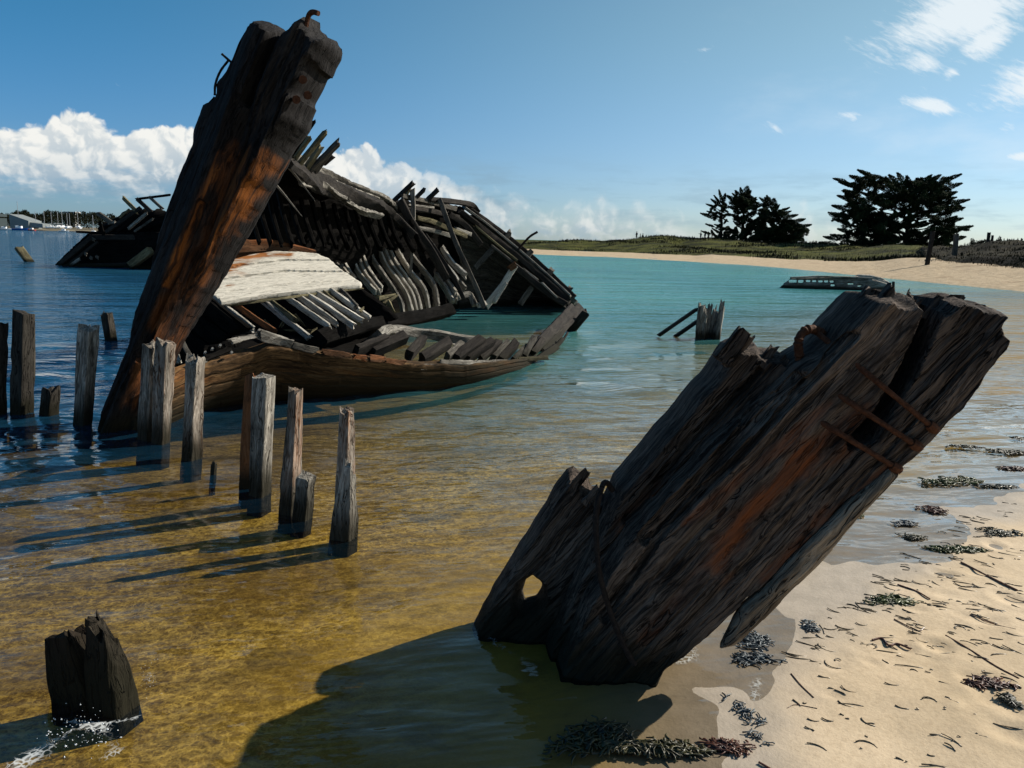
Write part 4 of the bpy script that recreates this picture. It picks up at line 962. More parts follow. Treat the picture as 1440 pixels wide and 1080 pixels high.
    for a, b, w in (((522, 490), (570, 474), 16), ((574, 496), (594, 478), 12), ((594, 500), (630, 482), 14), ((628, 500), (648, 486), 9), ((640, 500), (676, 479), 14), ((656, 502), (692, 481), 11), ((676, 502), (700, 482), 10), ((692, 502), (712, 484), 8), ((704, 504), (726, 482), 12), ((722, 504), (740, 490), 9), ((736, 500), (750, 476), 9), ((500, 490), (540, 478), 10)):
        D = 8.9+(a[0]-522)/220*2.2
        poly([(a[0], a[1]+4, D), (b[0], b[1], D+.4)], 'broken_frame', w, W_DARK if w > 9 else W_MIDGREY, up=Vector((.2, -.7, .7)), curve=False, chips=.2, dep=.16)
    for a, b, w, D in (((735, 504), (806, 434), 15, (11, 15.2)), ((764, 494), (815, 432), 12, (12, 16)), ((748, 494), (762, 478), 10, (11.2, 11.6)), ((776, 490), (790, 478), 6, (12.2, 12.6)), ((755, 502), (782, 488), 9, (11.4, 12))):
        poly([(a[0], a[1]+3, D[0]), (b[0], b[1], D[1])], 'transom_plank', w, W_DARK, up=VIEW, curve=False, tap=(1, 1.05), dep=.1)
    tube('iron_rod', [G(780, 492, 0), P(789, 482, 12.6), P(797, 470, 12.8), P(798, 468, 12.9)], .02, IRON_D, root)
    for a, b, w in (((238, 474), (252, 510), 8), ((246, 462), (268, 502), 7)):
        poly([(a[0], a[1], 7.8), (b[0], b[1], 7.6)], 'bow_stave', w, W_RIB if w == 8 else W_MIDGREY, up=Vector((.4, -.8, .2)), curve=False)
    for x, y in ((325, 497), (309, 487), (298, 492), (288, 497)):
        tube('bright_bolt', [P(x, y, 7.2), P(x+1, y-2, 7.08)], .012, metal('bright_bolt', (.5, .48, .44)) if x == 325 else bpy.data.materials['bright_bolt'], root, curve=False)
build_wreck()

def second_wreck():
    D = 36.; b = G(150, 380); mp = MPP(140, 370, D)
    root = empty('distant_wreck', (b.x, D, 0), 'black half sunken hulk with leaning spars behind the big stem post', 'shipwreck')
    N = Vector((-.35, -1, .15))
    hull = [(74, 379), (92, 362), (110, 345), (128, 329), (140, 326), (180, 327), (215, 326), (262, 328), (262, 392), (215, 388), (180, 385), (130, 381)]
    slab('hull', hull, P(160, 370, D), N, .5, W_BLACK, root, ((90, 375), (250, 375)), h=.04, rr=.06, edge=.05, disp=.015, kv=6)
    slab('upper_works', [(140, 327), (148, 314), (163, 306), (178, 298), (200, 293), (222, 296), (262, 297), (262, 330), (200, 330)], P(200, 310, D+.6), N, 1.0, W_BLACK, root, ((150, 320), (220, 300)), h=.05, rr=.3, edge=.25, disp=.05, kv=6)
    def sp(a, b_, w, mt, dd=-.6, nm='spar'):
        m = MPP(a[0], a[1], D)
        timber(nm, [P(a[0], a[1], D+dd), P(b_[0], b_[1], D+dd)], w*m, w*m, mt, root, up=(0, -1, .1), jag=(.1, .1), M=10)
    for a, b_, w, mt in (((193, 298), (173, 278), 5, W_YEL), ((213, 298), (193, 280), 5, W_DARK), ((192, 280), (240, 274), 3, W_BLACK), ((229, 294), (209, 276), 4, W_MIDGREY), ((158, 314), (138, 300), 6, W_MIDGREY), ((150, 326), (198, 292), 5, W_DARK),
                         ((180, 322), (206, 300), 4, W_GREY), ((165, 326), (194, 302), 4, W_BLACK), ((190, 325), (215, 308), 3, W_MIDGREY), ((168, 306), (182, 294), 2.5, W_YEL), ((100, 373), (113, 364), 4, W_GREY), ((140, 312), (146, 330), 4, W_BLACK), ((152, 314), (162, 312), 4, W_GREY)):
        sp(a, b_, w, mt)
    sp((90, 374), (186, 372), 5, W_DARK, -.5, 'strake'); sp((128, 334), (240, 334), 8, W_DARK, -.4, 'strake'); sp((84, 372), (132, 332), 7, W_DARK, -.45, 'raking_post'); sp((96, 373), (138, 340), 4, W_DARK, -.45, 'raking_post'); sp((183, 374), (212, 352), 11, W_YEL, -1.3, 'broken_plank'); sp((108, 326), (150, 328), 3, W_BLACK, -.3, 'strake')
    for x, y in ((119, 356), (127, 362), (136, 361), (130, 336)): sp((x, y), (x+3, y+2), 4, W_MIDGREY, -1.15, 'fragment')
second_wreck()
def third_wreck():
    b = G(1180, 407); D = b.y
    root = empty('sunken_boat', (b.x, D, 0), 'low grey wreck with a row of square gaps, awash near the far beach', 'shipwreck')
    pl = [(1093, 408), (1103, 398), (1112, 391), (1150, 389), (1200, 390.5), (1226, 392), (1244, 397), (1256, 404), (1258, 412), (1120, 411)]
    holes = [[(x0, y0), (x1, y0), (x1, y1), (x0, y1)] for x0, x1, y0, y1 in ((1109.5, 1120, 393.5, 397.2), (1122.2, 1129.5, 393.8, 397.6), (1133.5, 1139.5, 394, 396.4), (1142, 1147.5, 394.2, 396.6), (1150.5, 1156.5, 394.4, 396.8), (1159, 1164.5, 394.6, 397), (1167, 1172.5, 394.8, 397.2), (1168.5, 1173.5, 400, 402.2), (1192, 1200, 398.5, 400), (1206, 1211, 401.5, 403))]
    slab('hull_side', pl, P(1170, 402, D), Vector((-.1, -1, .1)), .16, W_GREY, root, ((1100, 402), (1250, 402)), h=.018, rr=.05, edge=.03, disp=.01, holes=holes)
    pl = [(1198, 390), (1206, 386), (1222, 386), (1240, 390), (1252, 398), (1257, 406), (1240, 404), (1215, 398)]
    slab('hull_side', pl, P(1230, 397, D+1.2), Vector((.1, -1, .3)), .2, W_RIB, root, ((1200, 390), (1255, 400)), h=.02, rr=.06, edge=.03, disp=.015)
    timber('stern_post', [P(1256, 410, D+.4), P(1256.5, 396, D+.4)], .09, .09, W_DARK, root, up=(0, -1, 0))
    timber('gunwale', [P(1112, 390.5, D-.1), P(1150, 388.6, D-.1), P(1200, 390, D-.1), P(1226, 391.5, D-.1)], .06, .2, W_GREY, root, up=(0, -1, 0))
third_wreck()

# ------------------------------------------------------------------ headland with beach and dunes
def headland():
    cols = [(690, 355.5, 352, 348, 190), (735, 357, 352.5, 346, 190), (765, 358.5, 354, 340, 190), (800, 360, 355.5, 338.5, 190), (850, 361.5, 357, 338, 190), (880, 363, 358.5, 337, 190), (900, 364, 359, 335, 188), (930, 366, 359.5, 334, 188),
            (960, 367.5, 360, 335, 186), (1000, 370, 358.5, 337.5, 184), (1050, 373, 361, 341, 180), (1100, 377, 364, 345, 168), (1140, 381, 365.5, 349, 160), (1180, 385, 367, 350.5, 152), (1230, 390, 366, 350, 146), (1270, 394, 362, 349, 142),
            (1310, 398, 361, 349.5, 138), (1440, 410.5, 363, 351, 130), (1600, 428, 367, 352, 120), (1900, 470, 378, 356, 110)]
    xs = np.array([c[0] for c in cols], float)
    n = 420
    px = np.linspace(600, 1900, n)
    ci = [np.interp(px, xs, [c[k] for c in cols]) for k in range(1, 5)]
    ci[3] = np.interp(px, xs, [c[4] for c in cols])
    m = 46
    V = np.zeros((n, m, 3)); gr = np.zeros((n, m))
    for i in range(n):
        x = px[i]
        w = np.array(G(x, ci[0][i], 0)); Dw = w[1]
        d = ray(x, ci[1][i]); Df = min(Dw+ (ci[3][i]-Dw)*.45, Dw*1.35+6)
        f = np.array(P(x, ci[1][i], Df)); c = np.array(P(x, ci[2][i], ci[3][i]))
        f[2] = max(f[2], .12); c[2] = max(c[2], f[2]+.1)
        rad = np.array([w[0], w[1], 0])/np.hypot(w[0], w[1])
        w0 = w-rad*Dw*.06; w0[2] = -.35
        wm = w*.45+f*.55; wm[2] = f[2]*.62
        fm = f*.6+c*.4; fm[2] = f[2]+(c[2]-f[2])*.62
        b1 = c+rad*25; b1[2] = c[2]*.8; b2 = c+rad*300; b2[2] = .6
        b3 = c+rad*2500; b3[2] = .3
        K = np.array([w0, w, wm, f, fm, c, b1, b2, b3]); kp = np.array([0, .06, .20, .38, .55, .80, .88, .95, 1.])
        tt = np.linspace(0, 1, m)
        for a in range(3): V[i, :, a] = np.interp(tt, kp, K[:, a])
        gr[i] = sstep(.355, .40, tt)
    nz = fbm(V[..., 0]*.09, V[..., 1]*.05, 1, 4)
    g2 = sstep(.40, .62, gr)*np.broadcast_to(sstep(.36, .46, np.linspace(0, 1, m))*(1-sstep(.72, .8, np.linspace(0, 1, m)))[None, :], gr.shape) if False else (sstep(.36, .48, np.linspace(0, 1, m))*(1-.75*sstep(.70, .80, np.linspace(0, 1, m))))[None, :]
    V[..., 2] += g2*(nz*.75+.9*np.clip(fbm(V[..., 0]*.045+3, V[..., 1]*.035, 5, 3), -.5, .6))+.04*fbm(V[..., 0]*.6, V[..., 1]*.5, 4, 3)*sstep(.06, .12, np.linspace(0, 1, m))[None, :]
    gr = np.clip(gr+.55*fbm(V[..., 0]*.16, V[..., 1]*.10, 7, 3)*(np.abs(gr-.5) < .49), 0, 1)
    m_, t = material('dune')
    p = t.pos(); ga = t.attr('gr', 2)
    n1 = t.noise(p, .22, 5, .6); n2 = t.noise(p, 2.5, 5, .7); n3 = t.noise(p, .6, 4, .6)
    sand = t.mix(t.mr(n2, .3, .7), (.33, .255, .165), (.47, .37, .25))
    sand = t.mix(t.m('MULTIPLY', t.mr(n3, .56, .68), .45), sand, (.20, .14, .08))
    grass = t.mix(t.mr(n1, .35, .62), (.010, .012, .004), (.085, .090, .018))
    grass = t.mix(t.mr(n3, .5, .72), grass, (.085, .075, .022))
    grass = t.mix(t.mr(n2, .3, .75, 0, .5), grass, (.012, .013, .005))
    edge = t.m('ADD', ga, t.m('MULTIPLY', t.m('SUBTRACT', n2, .5), .8))
    col = t.mix(t.mr(edge, .4, .6), sand, grass)
    finish(t, principled(t, Base_Color=col, Roughness=.95, Normal=t.bump(n2, .8, .15)))
    o = meshobj('headland', V.reshape(-1, 3), gridfaces(n, m), m_, attrs={'gr': gr.ravel()}); tag(o, kind='structure')
    return V, gr, px
HV, HG, HPX = headland()

def blades_mesh(name, pts, hs, mat, per=5, spread=.25, wf=.045, seed=1):
    """grass / scrub: bunches of thin curved blades, one mesh"""
    rg = np.random.default_rng(seed); n = len(pts)*per
    base = np.repeat(np.asarray(pts), per, 0)+np.c_[rg.normal(0, spread, (n, 2)), np.zeros(n)]
    h = np.repeat(hs, per)*rg.uniform(.5, 1.2, n)
    an = rg.uniform(0, 6.28, n); ln = rg.uniform(.1, .7, n)*h
    dx = np.c_[np.cos(an), np.sin(an), 0*an]; sx = np.c_[-np.sin(an), np.cos(an), 0*an]*(wf*h)[:, None]
    up = np.array([0, 0, 1.])
    a = base-sx; b = base+sx; c = base+dx*(ln*.4)[:, None]+up*(h*.65)[:, None]; e = base+dx*ln[:, None]+up*h[:, None]
    V = np.stack([a, b, c+sx*.6, e, c-sx*.6], 1).reshape(-1, 3)
    i = np.arange(n)[:, None]*5
    F4 = np.concatenate([i+np.array([[0, 1, 2, 4]])], 0); F3 = i+np.array([[4, 2, 3, 3]])
    faces = F4.tolist()+F3[:, :3].tolist()
    return meshobj(name, V, faces, mat, smooth=False)
def leafmat(name, c1, c2, sc=.6):
    m, t = material(name); p = t.pos()
    n = t.noise(p, sc, 4, .6); n2 = t.noise(p, sc*9, 2, .6)
    c = t.mix(t.mr(n, .35, .65), c1, c2); c = t.mix(t.mr(n2, .3, .75, 0, .5), c, tuple(k*.5 for k in c1))
    finish(t, principled(t, Base_Color=c, Roughness=.8)); return m
GRASS = leafmat('dune_grass_blades', (.014, .017, .006), (.10, .105, .022), .15)
SCRUB = leafmat('dark_scrub', (.006, .008, .004), (.022, .024, .010), .3)
CYP = leafmat('cypress_needles', (.008, .014, .006), (.034, .052, .020), .5)
def dune_cover():
    n, m, _ = HV.shape
    rg = np.random.default_rng(4)
    idx = rg.integers(0, n-1, 30000); jd = rg.integers(14, 40, 30000)
    fu, fv = rg.random(30000), rg.random(30000)
    def smp(i, j): return HV[i, j]
    p = (HV[idx, jd]*(1-fu)[:, None]+HV[idx+1, jd]*fu[:, None])*(1-fv)[:, None]+(HV[idx, jd+1]*(1-fu)[:, None]+HV[idx+1, jd+1]*fu[:, None])*fv[:, None]
    ok = HG[idx, jd] > .55
    p = p[ok]; x = HPX[idx[ok]]; jj = jd[ok]
    nz = fbm(p[:, 0]*.07, p[:, 1]*.05, 3, 3)
    g = p[(nz > -.15)][:8000]
    o = blades_mesh('dune_grass', g-np.array([0, 0, .05]), np.full(len(g), .26), GRASS, per=4, spread=.35, wf=.06); tag(o, kind='stuff', label='olive marram grass covering the low dunes', cat='grass')
    s = p[((nz < -.12) & (jj < 33)) | ((jj < 19) & (nz < .25))][:5000]
    o = blades_mesh('dune_scrub', s-np.array([0, 0, .1]), rg.uniform(.2, .5, len(s)), SCRUB, per=8, spread=.6, wf=.16, seed=3); tag(o, kind='stuff', label='dark heath scrub in the hollows of the dunes', cat='scrub')
dune_cover()

# dark bank on the right, nearer than the dunes
def bank():
    cols = [(1278, 366, 364, 92, 96), (1288, 378, 353, 66, 86), (1300, 387, 348, 53, 78), (1330, 391, 347, 49, 72), (1370, 394, 345, 46, 66), (1440, 399, 341, 42, 58), (1520, 408, 337, 38, 52), (1700, 440, 330, 30, 44)]
    xs = [c[0] for c in cols]; px = np.linspace(1278, 1700, 130); n = len(px); m = 26
    V = np.zeros((n, m, 3))
    for i, x in enumerate(px):
        fy, cy, Df, Dc = (np.interp(x, xs, [c[k] for c in cols]) for k in (1, 2, 3, 4))
        f = np.array(P(x, fy, Df)); c = np.array(P(x, cy, Dc)); c[2] = max(c[2], f[2]+.05)
        r = np.array([f[0], f[1], 0])/np.hypot(f[0], f[1])
        f0 = f.copy(); f0[2] -= .5
        e = f*.72+c*.28; e[2] = f[2]+(c[2]-f[2])*.62
        b = c+r*18; b[2] = c[2]*.85; b2 = c+r*60; b2[2] = .2
        K = np.array([f0, f, e, c, b, b2]); kp = [0, .08, .45, .72, .86, 1]
        for a in range(3): V[i, :, a] = np.interp(np.linspace(0, 1, m), kp, K[:, a])
    w = (sstep(.05, .2, np.linspace(0, 1, m)))[None, :]
    V[..., 2] += w*.25*fbm(V[..., 0]*.35, V[..., 1]*.3, 2, 4)
    mt, t = material('bank'); p = t.pos(); n1 = t.noise(p, .5, 5, .65); n2 = t.noise(p, 5, 4, .7)
    c = t.mix(t.mr(n1, .35, .65), (.010, .009, .006), (.04, .034, .018)); c = t.mix(t.mr(n2, .3, .8, 0, .6), c, (.009, .008, .005))
    finish(t, principled(t, Base_Color=c, Roughness=.95, Normal=t.bump(n2, .8, .1)))
    o = meshobj('dune_bank', V.reshape(-1, 3), gridfaces(n, m), mt); tag(o, kind='structure')
    rg = np.random.default_rng(8); i = rg.integers(0, n, 3600); j = rg.integers(2, 22, 3600)
    p = V[i, j]+rg.normal(0, .25, (3600, 3))*np.array([1, 1, .1])
    hs = np.where(j > 14, rg.uniform(.06, .22, 3600), rg.uniform(.06, .18, 3600))
    o = blades_mesh('bank_scrub', p-np.array([0, 0, .08]), hs, SCRUB, per=9, spread=.3, wf=.16, seed=5); tag(o, kind='stuff', label='dark dry scrub and grass covering the bank behind the beach', cat='scrub')
bank()

# ------------------------------------------------------------------ trees
BARK = wood('bark', (.012, .010, .008), (.045, .038, .03), algae=0)
def leafcloud(name, P0, Dr, Ln, mat, parent, n_per, seed, fl=.45, wid=.26, lscale=1.):
    """foliage: flattened sprays of narrow leaf faces round branch axes that taper to a point"""
    rg = np.random.default_rng(seed); Vs = []
    for p, d, L in zip(P0, Dr, Ln):
        n = int(n_per*L*(2.6 if lscale == 1. else 1.))
        s = rg.random(n)**.8*L
        rad = wid*L*np.clip(1.0-s/L, .04, 1)**.5*np.clip(s/L*4, .35, 1)
        a = rg.uniform(0, 6.28, n); q = np.sqrt(rg.random(n))
        side = np.cross(d, [0, 0, 1.]); side /= np.linalg.norm(side)+1e-9; upv = np.cross(side, d)
        c = p+s[:, None]*d+(q*rad*np.cos(a))[:, None]*side+(q*rad*np.sin(a)*fl)[:, None]*upv
        dd = d+.55*rg.normal(size=(n, 3))*np.array([1, 1, .7])+np.array([0, 0, .25])+.4*np.cos(a)[:, None]*side
        dd /= np.linalg.norm(dd, axis=1)[:, None]
        w = np.cross(dd, rg.normal(size=(n, 3))); w /= np.linalg.norm(w, axis=1)[:, None]
        l = rg.uniform(.18, .45, n)*lscale; ww = l*rg.uniform(.10, .2, n)
        Vs.append(np.stack([c-dd*(l*.4)[:, None], c+w*ww[:, None], c+dd*(l*.6)[:, None], c-w*ww[:, None]], 1))
    V = np.concatenate(Vs).reshape(-1, 3); F_ = np.arange(len(V)).reshape(-1, 4)
    return meshobj(name, V, F_, mat, parent, smooth=False)
def cypress(label, base, D, tips, fill, nfill, seed, depth=4., group=None, wid=.24, n_per=95, lift=.35):
    rg = np.random.default_rng(seed)
    b = np.array(P(base[0], base[1], D)); b[2] -= .4
    root = empty('cypress_tree', tuple(b), label, 'tree', group)
    poly = np.array(fill, float)
    pts = []
    for t_ in tips: pts.append((t_[0], t_[1], rg.uniform(-.5, .5)))
    while len(pts) < len(tips)+nfill:
        x, y = rg.uniform(poly[:, 0].min(), poly[:, 0].max()), rg.uniform(poly[:, 1].min(), poly[:, 1].max())
        s, _, _ = poly_sd(np.array([x]), np.array([y]), poly)
        if s[0] > 0: pts.append((x, y, rg.uniform(-1, 1)))
    topz = max(P(x, y, D).z for x, y, _ in pts)
    H = topz-b[2]
    trunk_top = b+np.array([0, 0, H*.62])
    tr = timber('trunk', [b, b+np.array([.15, 0, H*.3]), trunk_top], [.9, .6, .25], [.9, .6, .25], BARK, root, up=(0, 1, 0), M=10, rough=.2)
    P0, Dr, Ln = [], [], []
    for k, (x, y, dz) in enumerate(pts):
        tip = np.array(P(x, y, D+dz*depth))
        att = b+np.array([0, 0, 1])*np.clip((tip[2]-b[2])-.55*np.hypot(tip[0]-b[0], tip[1]-b[1])*lift-.6, .6, H*.62)
        d = tip-att; L = np.linalg.norm(d)
        if L < .6: continue
        d /= L
        if k >= len(tips):
            d = d*.5+rg.normal(0, .45, 3)*np.array([1, 1, .5])+np.array([0, 0, .12]); d /= np.linalg.norm(d)
        else:
            d = d*np.array([1, 1, .55])+np.array([0, 0, .08]); d /= np.linalg.norm(d)
        Lc = max(1.6, min(L*.7, 3.6 if k < len(tips) else 3.0))*rg.uniform(.7, 1.1)
        start = tip-d*Lc
        dd = d+np.array([0, 0, .10]); dd /= np.linalg.norm(dd)
        P0.append(start); Dr.append((tip-start)/np.linalg.norm(tip-start)); Ln.append(Lc)
        if k % 2 == 0 or k < len(tips):
            mid = (att+start)/2+np.array([0, 0, -.03*L])
            timber('limb', [att, mid, start, start*.4+tip*.6], [.06+.02*L, .10, .04], [.06+.02*L, .10, .04], BARK, root, up=(.3, .8, .5), M=6, rough=.1, ds=.6) if k < 40 else None
    leafcloud('crown', P0, Dr, Ln, CYP, root, n_per, seed+1, wid=wid)
    return root
cypress('big broad dark cypress with flat spreading crown, right of the other trees', (1272, 350), 146,
        [(1172, 251), (1180, 256), (1206, 239), (1214, 243), (1238, 250), (1262, 243), (1275, 247), (1296, 250), (1322, 246), (1338, 249), (1352, 245), (1352, 258), (1345, 270), (1363, 281), (1356, 292), (1354, 307), (1368, 318), (1356, 322), (1357, 333), (1340, 345),
         (1165, 299), (1170, 289), (1172, 308), (1178, 275), (1184, 268), (1152, 341), (1158, 333), (1168, 330), (1178, 322), (1190, 345), (1186, 258), (1195, 247), (1230, 246), (1250, 246), (1310, 246), (1205, 343), (1320, 346)],
        [(1185, 262), (1212, 246), (1262, 248), (1335, 250), (1345, 275), (1350, 300), (1345, 335), (1320, 347), (1190, 347), (1172, 342), (1195, 315), (1180, 303), (1185, 280)], 400, 21, depth=7, n_per=105, wid=.42)
cypress('slender dark cypress with drooping fingers, leftmost of the tree clump', (1012, 342), 176, [(985, 300), (993, 287), (994, 297), (1000, 280), (1011, 267), (1018, 283), (992, 315), (986, 325), (1025, 300), (1004, 275), (1020, 272)],
        [(1000, 290), (1012, 275), (1024, 290), (1030, 335), (996, 340)], 60, 33, depth=3, group='cypresses in the clump on the dune', n_per=100, wid=.36)
cypress('tall twin topped dark cypress in the middle of the tree clump', (1042, 342), 172, [(1022, 275), (1034, 268), (1041, 264), (1051, 262), (1056, 268), (1063, 278), (1024, 290), (1070, 290), (1030, 272), (1052, 266)],
        [(1028, 278), (1041, 270), (1053, 268), (1066, 285), (1072, 338), (1022, 342)], 120, 44, depth=4, group='cypresses in the clump on the dune', n_per=100, wid=.42)
cypress('wide low dark cypress sloping down to the right in the tree clump', (1085, 347), 168, [(1068, 278), (1078, 275), (1088, 279), (1092, 287), (1102, 294), (1112, 297), (1122, 302), (1132, 308), (1141, 316), (1136, 322), (1130, 335), (1128, 342), (1076, 278), (1096, 288), (1110, 292)],
        [(1064, 290), (1080, 283), (1095, 295), (1118, 305), (1132, 318), (1128, 346), (1058, 346)], 190, 55, depth=5, group='cypresses in the clump on the dune', n_per=100, wid=.42)
def bush(label, px, py, D, w, h, seed):
    b = np.array(P(px, py, D)); m = MPP(px, py, D); rg = np.random.default_rng(seed)
    root = empty('bush', tuple(b), label, 'bush', 'low bushes on the dune')
    n = 22; P0 = np.tile(b, (n, 1))+np.c_[rg.uniform(-.35, .35, n)*w*m, rg.normal(0, .6, n), np.zeros(n)]
    d = np.c_[rg.normal(0, .5, n), rg.normal(0, .4, n), rg.uniform(.4, 1, n)]; d /= np.linalg.norm(d, axis=1)[:, None]
    leafcloud('crown', P0-np.array([0, 0, .3]), d, rg.uniform(.6, 1.1, n)*h*m, CYP if seed % 2 else SCRUB, root, 120, seed, wid=.4, fl=.8, lscale=.5)
    for k in range(3): timber('stem', [b+[.1*k-.1, 0, -.4], b+[.3*k-.3, .1, h*m*.5]], .06, .06, BARK, root, up=(0, 1, 0), M=6)
for i, q in enumerate((('small round bush between the clump and the big cypress', 1150, 350, 156, 22, 14), ('low bush at the right foot of the tree clump', 1128, 349, 160, 24, 16), ('thin bush beside the fence posts at right', 1378, 345, 75, 22, 14),
                       ('dark rounded bush right of the fence posts', 1412, 343, 68, 34, 15), ('bush cut by the right edge of the picture', 1442, 341, 62, 26, 12), ('tiny shrub between the big cypress and the leaning post', 1332, 349, 80, 12, 7))):
    bush(q[0], q[1], q[2], q[3], q[4], q[5], 70+i)
# fence posts at the right
for (bx, by, tx, ty, D, w, mt, lb) in ((1300, 389, 1312, 326, 52, 5, W_DARK, 'tall leaning dark fence post on the beach in front of the bank'), (1341, 378, 1345, 329, 57, 5.5, W_MIDGREY, 'grey upright fence post on the bank right of the leaning one'),
                                       (1388, 350, 1391, 327, 63, 3.5, W_DARK, 'dark thin fence post on top of the bank, left one of a close pair'), (1394, 350, 1396, 331, 64, 2.5, W_DARK, 'thinner dark fence post, right one of a close pair'), (1437, 385, 1438, 362, 46, 4, W_MIDGREY, 'short grey fence post at the right edge of the picture')):
    m = MPP(bx, by, D)
    o = timber('fence_post', [P(bx, by, D)-Vector((0, 0, .4)), P(tx, ty, D)], w*m, w*m, mt, None, up=(.2, -1, 0), jag=(0, .04), M=10); tag(o, lb, 'fence post', 'fence posts behind the beach')

# ------------------------------------------------------------------ people on the dune
def cloth(name, col):
    m, t = material(name); n = t.noise(t.pos(), 9, 3, .6)
    finish(t, principled(t, Base_Color=t.mix(n, tuple(c*.7 for c in col), col), Roughness=.9)); return m
CL = [cloth('dark_coat', (.02, .022, .03)), cloth('navy_coat', (.012, .03, .07)), cloth('brown_coat', (.05, .02, .012))]
HAIR = cloth('hair', (.015, .01, .008))
def person(label, px, py, D, H=1.7, pose='stand', face=0., mat=0, arm=None):
    b = P(px, py, D)
    s = H/1.7
    if pose == 'stand': hip, kn, ft = .88, (.06, .47), (.0, .04); tor = 0
    else: hip, kn, ft = .38, (.35, .45), (.55, .04); tor = -.05
    J = {}; ed = []; pts = []
    def add(k, x, y, z, r, par=None):
        J[k] = len(pts); pts.append((x, y, z, r))
        if par: ed.append((J[par], J[k]))
    add('pel', 0, 0, hip, .15); add('wai', 0, tor*.5, hip+.22, .13, 'pel'); add('che', 0, tor, hip+.42, .16, 'wai'); add('nec', 0, tor+.01, hip+.58, .06, 'che'); add('jaw', 0, tor+.04, hip+.66, .08, 'nec'); add('hea', 0, tor+.03, hip+.74, .10, 'jaw'); add('top', 0, tor+.01, hip+.80, .06, 'hea')
    for q, sx in (('l', -1), ('r', 1)):
        add('th'+q, sx*.10, 0, hip-.06, .10, 'pel'); add('kn'+q, sx*.11, kn[0], kn[1], .065, 'th'+q); add('an'+q, sx*.11, ft[0], ft[1]+.06, .045, 'kn'+q); add('to'+q, sx*.12, ft[0]+.16, ft[1], .035, 'an'+q)
        add('sh'+q, sx*.20, tor, hip+.50, .065, 'che')
        if arm == q: e, h_ = (sx*.38, .16, hip+.46), (sx*.55, .30, hip+.52)
        else: e, h_ = (sx*.26, -.03, hip+.24), (sx*.22, .14, hip+.06)
        add('el'+q, *e, .05, 'sh'+q); add('ha'+q, *h_, .035, 'el'+q); add('fi'+q, h_[0]+sx*.02, h_[1]+.07, h_[2]-.02, .022, 'ha'+q)
    me = bpy.data.meshes.new('body'); c, s2 = math.cos(face), math.sin(face)
    me.from_pydata([((x*c-y*s2)*s, (x*s2+y*c)*s, z*s) for x, y, z, r in pts], ed, [])
    o = bpy.data.objects.new('person', me); COL.objects.link(o)
    md = o.modifiers.new('skin', 'SKIN'); md.use_smooth_shade = True
    for v, q in zip(me.skin_vertices[0].data, pts): v.radius = (q[3]*s, q[3]*s)
    me.skin_vertices[0].data[0].use_root = True
    o.modifiers.new('sub', 'SUBSURF').levels = 1
    dg = bpy.context.evaluated_depsgraph_get(); nm = bpy.data.meshes.new_from_object(o.evaluated_get(dg))
    o.modifiers.clear(); o.data = nm; nm.materials.clear(); nm.materials.append(CL[mat]); bpy.data.meshes.remove(me)
    skinm = bpy.data.materials.get('skin') or cloth('skin', (.35, .2, .14)); nm.materials.append(skinm)
    for f in nm.polygons:
        if f.center.z > (hip+.60)*s: f.material_index = 1
    o.location = b; tag(o, label, 'person', 'walkers on the dune')
    bm = bmesh.new(); bmesh.ops.create_uvsphere(bm, u_segments=10, v_segments=6, radius=.115*s)
    for v in bm.verts: v.co.z = max(v.co.z, -.03*s)
    hm = bpy.data.meshes.new('hair'); bm.to_mesh(hm); bm.free(); hm.materials.append(HAIR)
    h = bpy.data.objects.new('hair', hm); COL.objects.link(h); h.parent = o
    x, y, z, _ = pts[J['hea']]; h.location = ((x*c-(y-.02)*s2)*s, (x*s2+(y-.02)*c)*s, (z+.025)*s)
person('person in dark clothes standing, left of the three on the dune crest', 895, 336.5, 186, 1.75, 'stand', .6, 0)
person('person in dark clothes sitting beside the standing one on the dune crest', 900, 336.2, 187, 1.7, 'sit', 1.4, 2)
person('person in a dark coat sitting, right of the three on the dune crest', 904, 336, 186, 1.75, 'sit', -1.2, 0)
person('person in navy holding one arm out, leftmost of the group by the trees', 985, 337.5, 184, 1.75, 'stand', 3.0, 1, 'r')
person('person in a navy coat, second from the left in the group by the trees', 991, 337.6, 184, 1.7, 'stand', 2.2, 1)
person('person in dark clothes, third from the left in the group by the trees', 996, 337.8, 183, 1.8, 'stand', 0, 0)
person('person in brown closest to the cypress trunks in the group by the trees', 1001, 338, 184, 1.7, 'stand', 1.0, 2)

# ------------------------------------------------------------------ far shore on the left
def flat(name, col, rough=.7):
    m, t = material(name); n = t.noise(t.pos(), .8, 3, .6)
    finish(t, principled(t, Base_Color=t.mix(n, tuple(c*.8 for c in col), col), Roughness=rough)); return m
def boxmesh(name, c, sx, sy, sz, mat, parent, rz=0., bev=.06, tz=0.):
    bm = bmesh.new(); bmesh.ops.create_cube(bm, size=1)
    for v in bm.verts:
        v.co = Vector((v.co.x*sx, v.co.y*sy, v.co.z*sz+sz/2))
        if tz and v.co.z > sz*.5: v.co.z -= tz*(v.co.x/sx+.5)
    bmesh.ops.bevel(bm, geom=bm.edges[:], offset=bev, segments=1, affect='EDGES')
    bmesh.ops.rotate(bm, cent=(0, 0, 0), matrix=Matrix.Rotation(rz, 3, 'Z'), verts=bm.verts)
    bmesh.ops.translate(bm, vec=c, verts=bm.verts)
    me = bpy.data.meshes.new(name); bm.to_mesh(me); bm.free(); me.materials.append(mat)
    o = bpy.data.objects.new(name, me); COL.objects.link(o)
    if parent is not None: o.parent = parent; o.matrix_parent_inverse = Matrix.Translation(-Vector(parent.location))
    return o
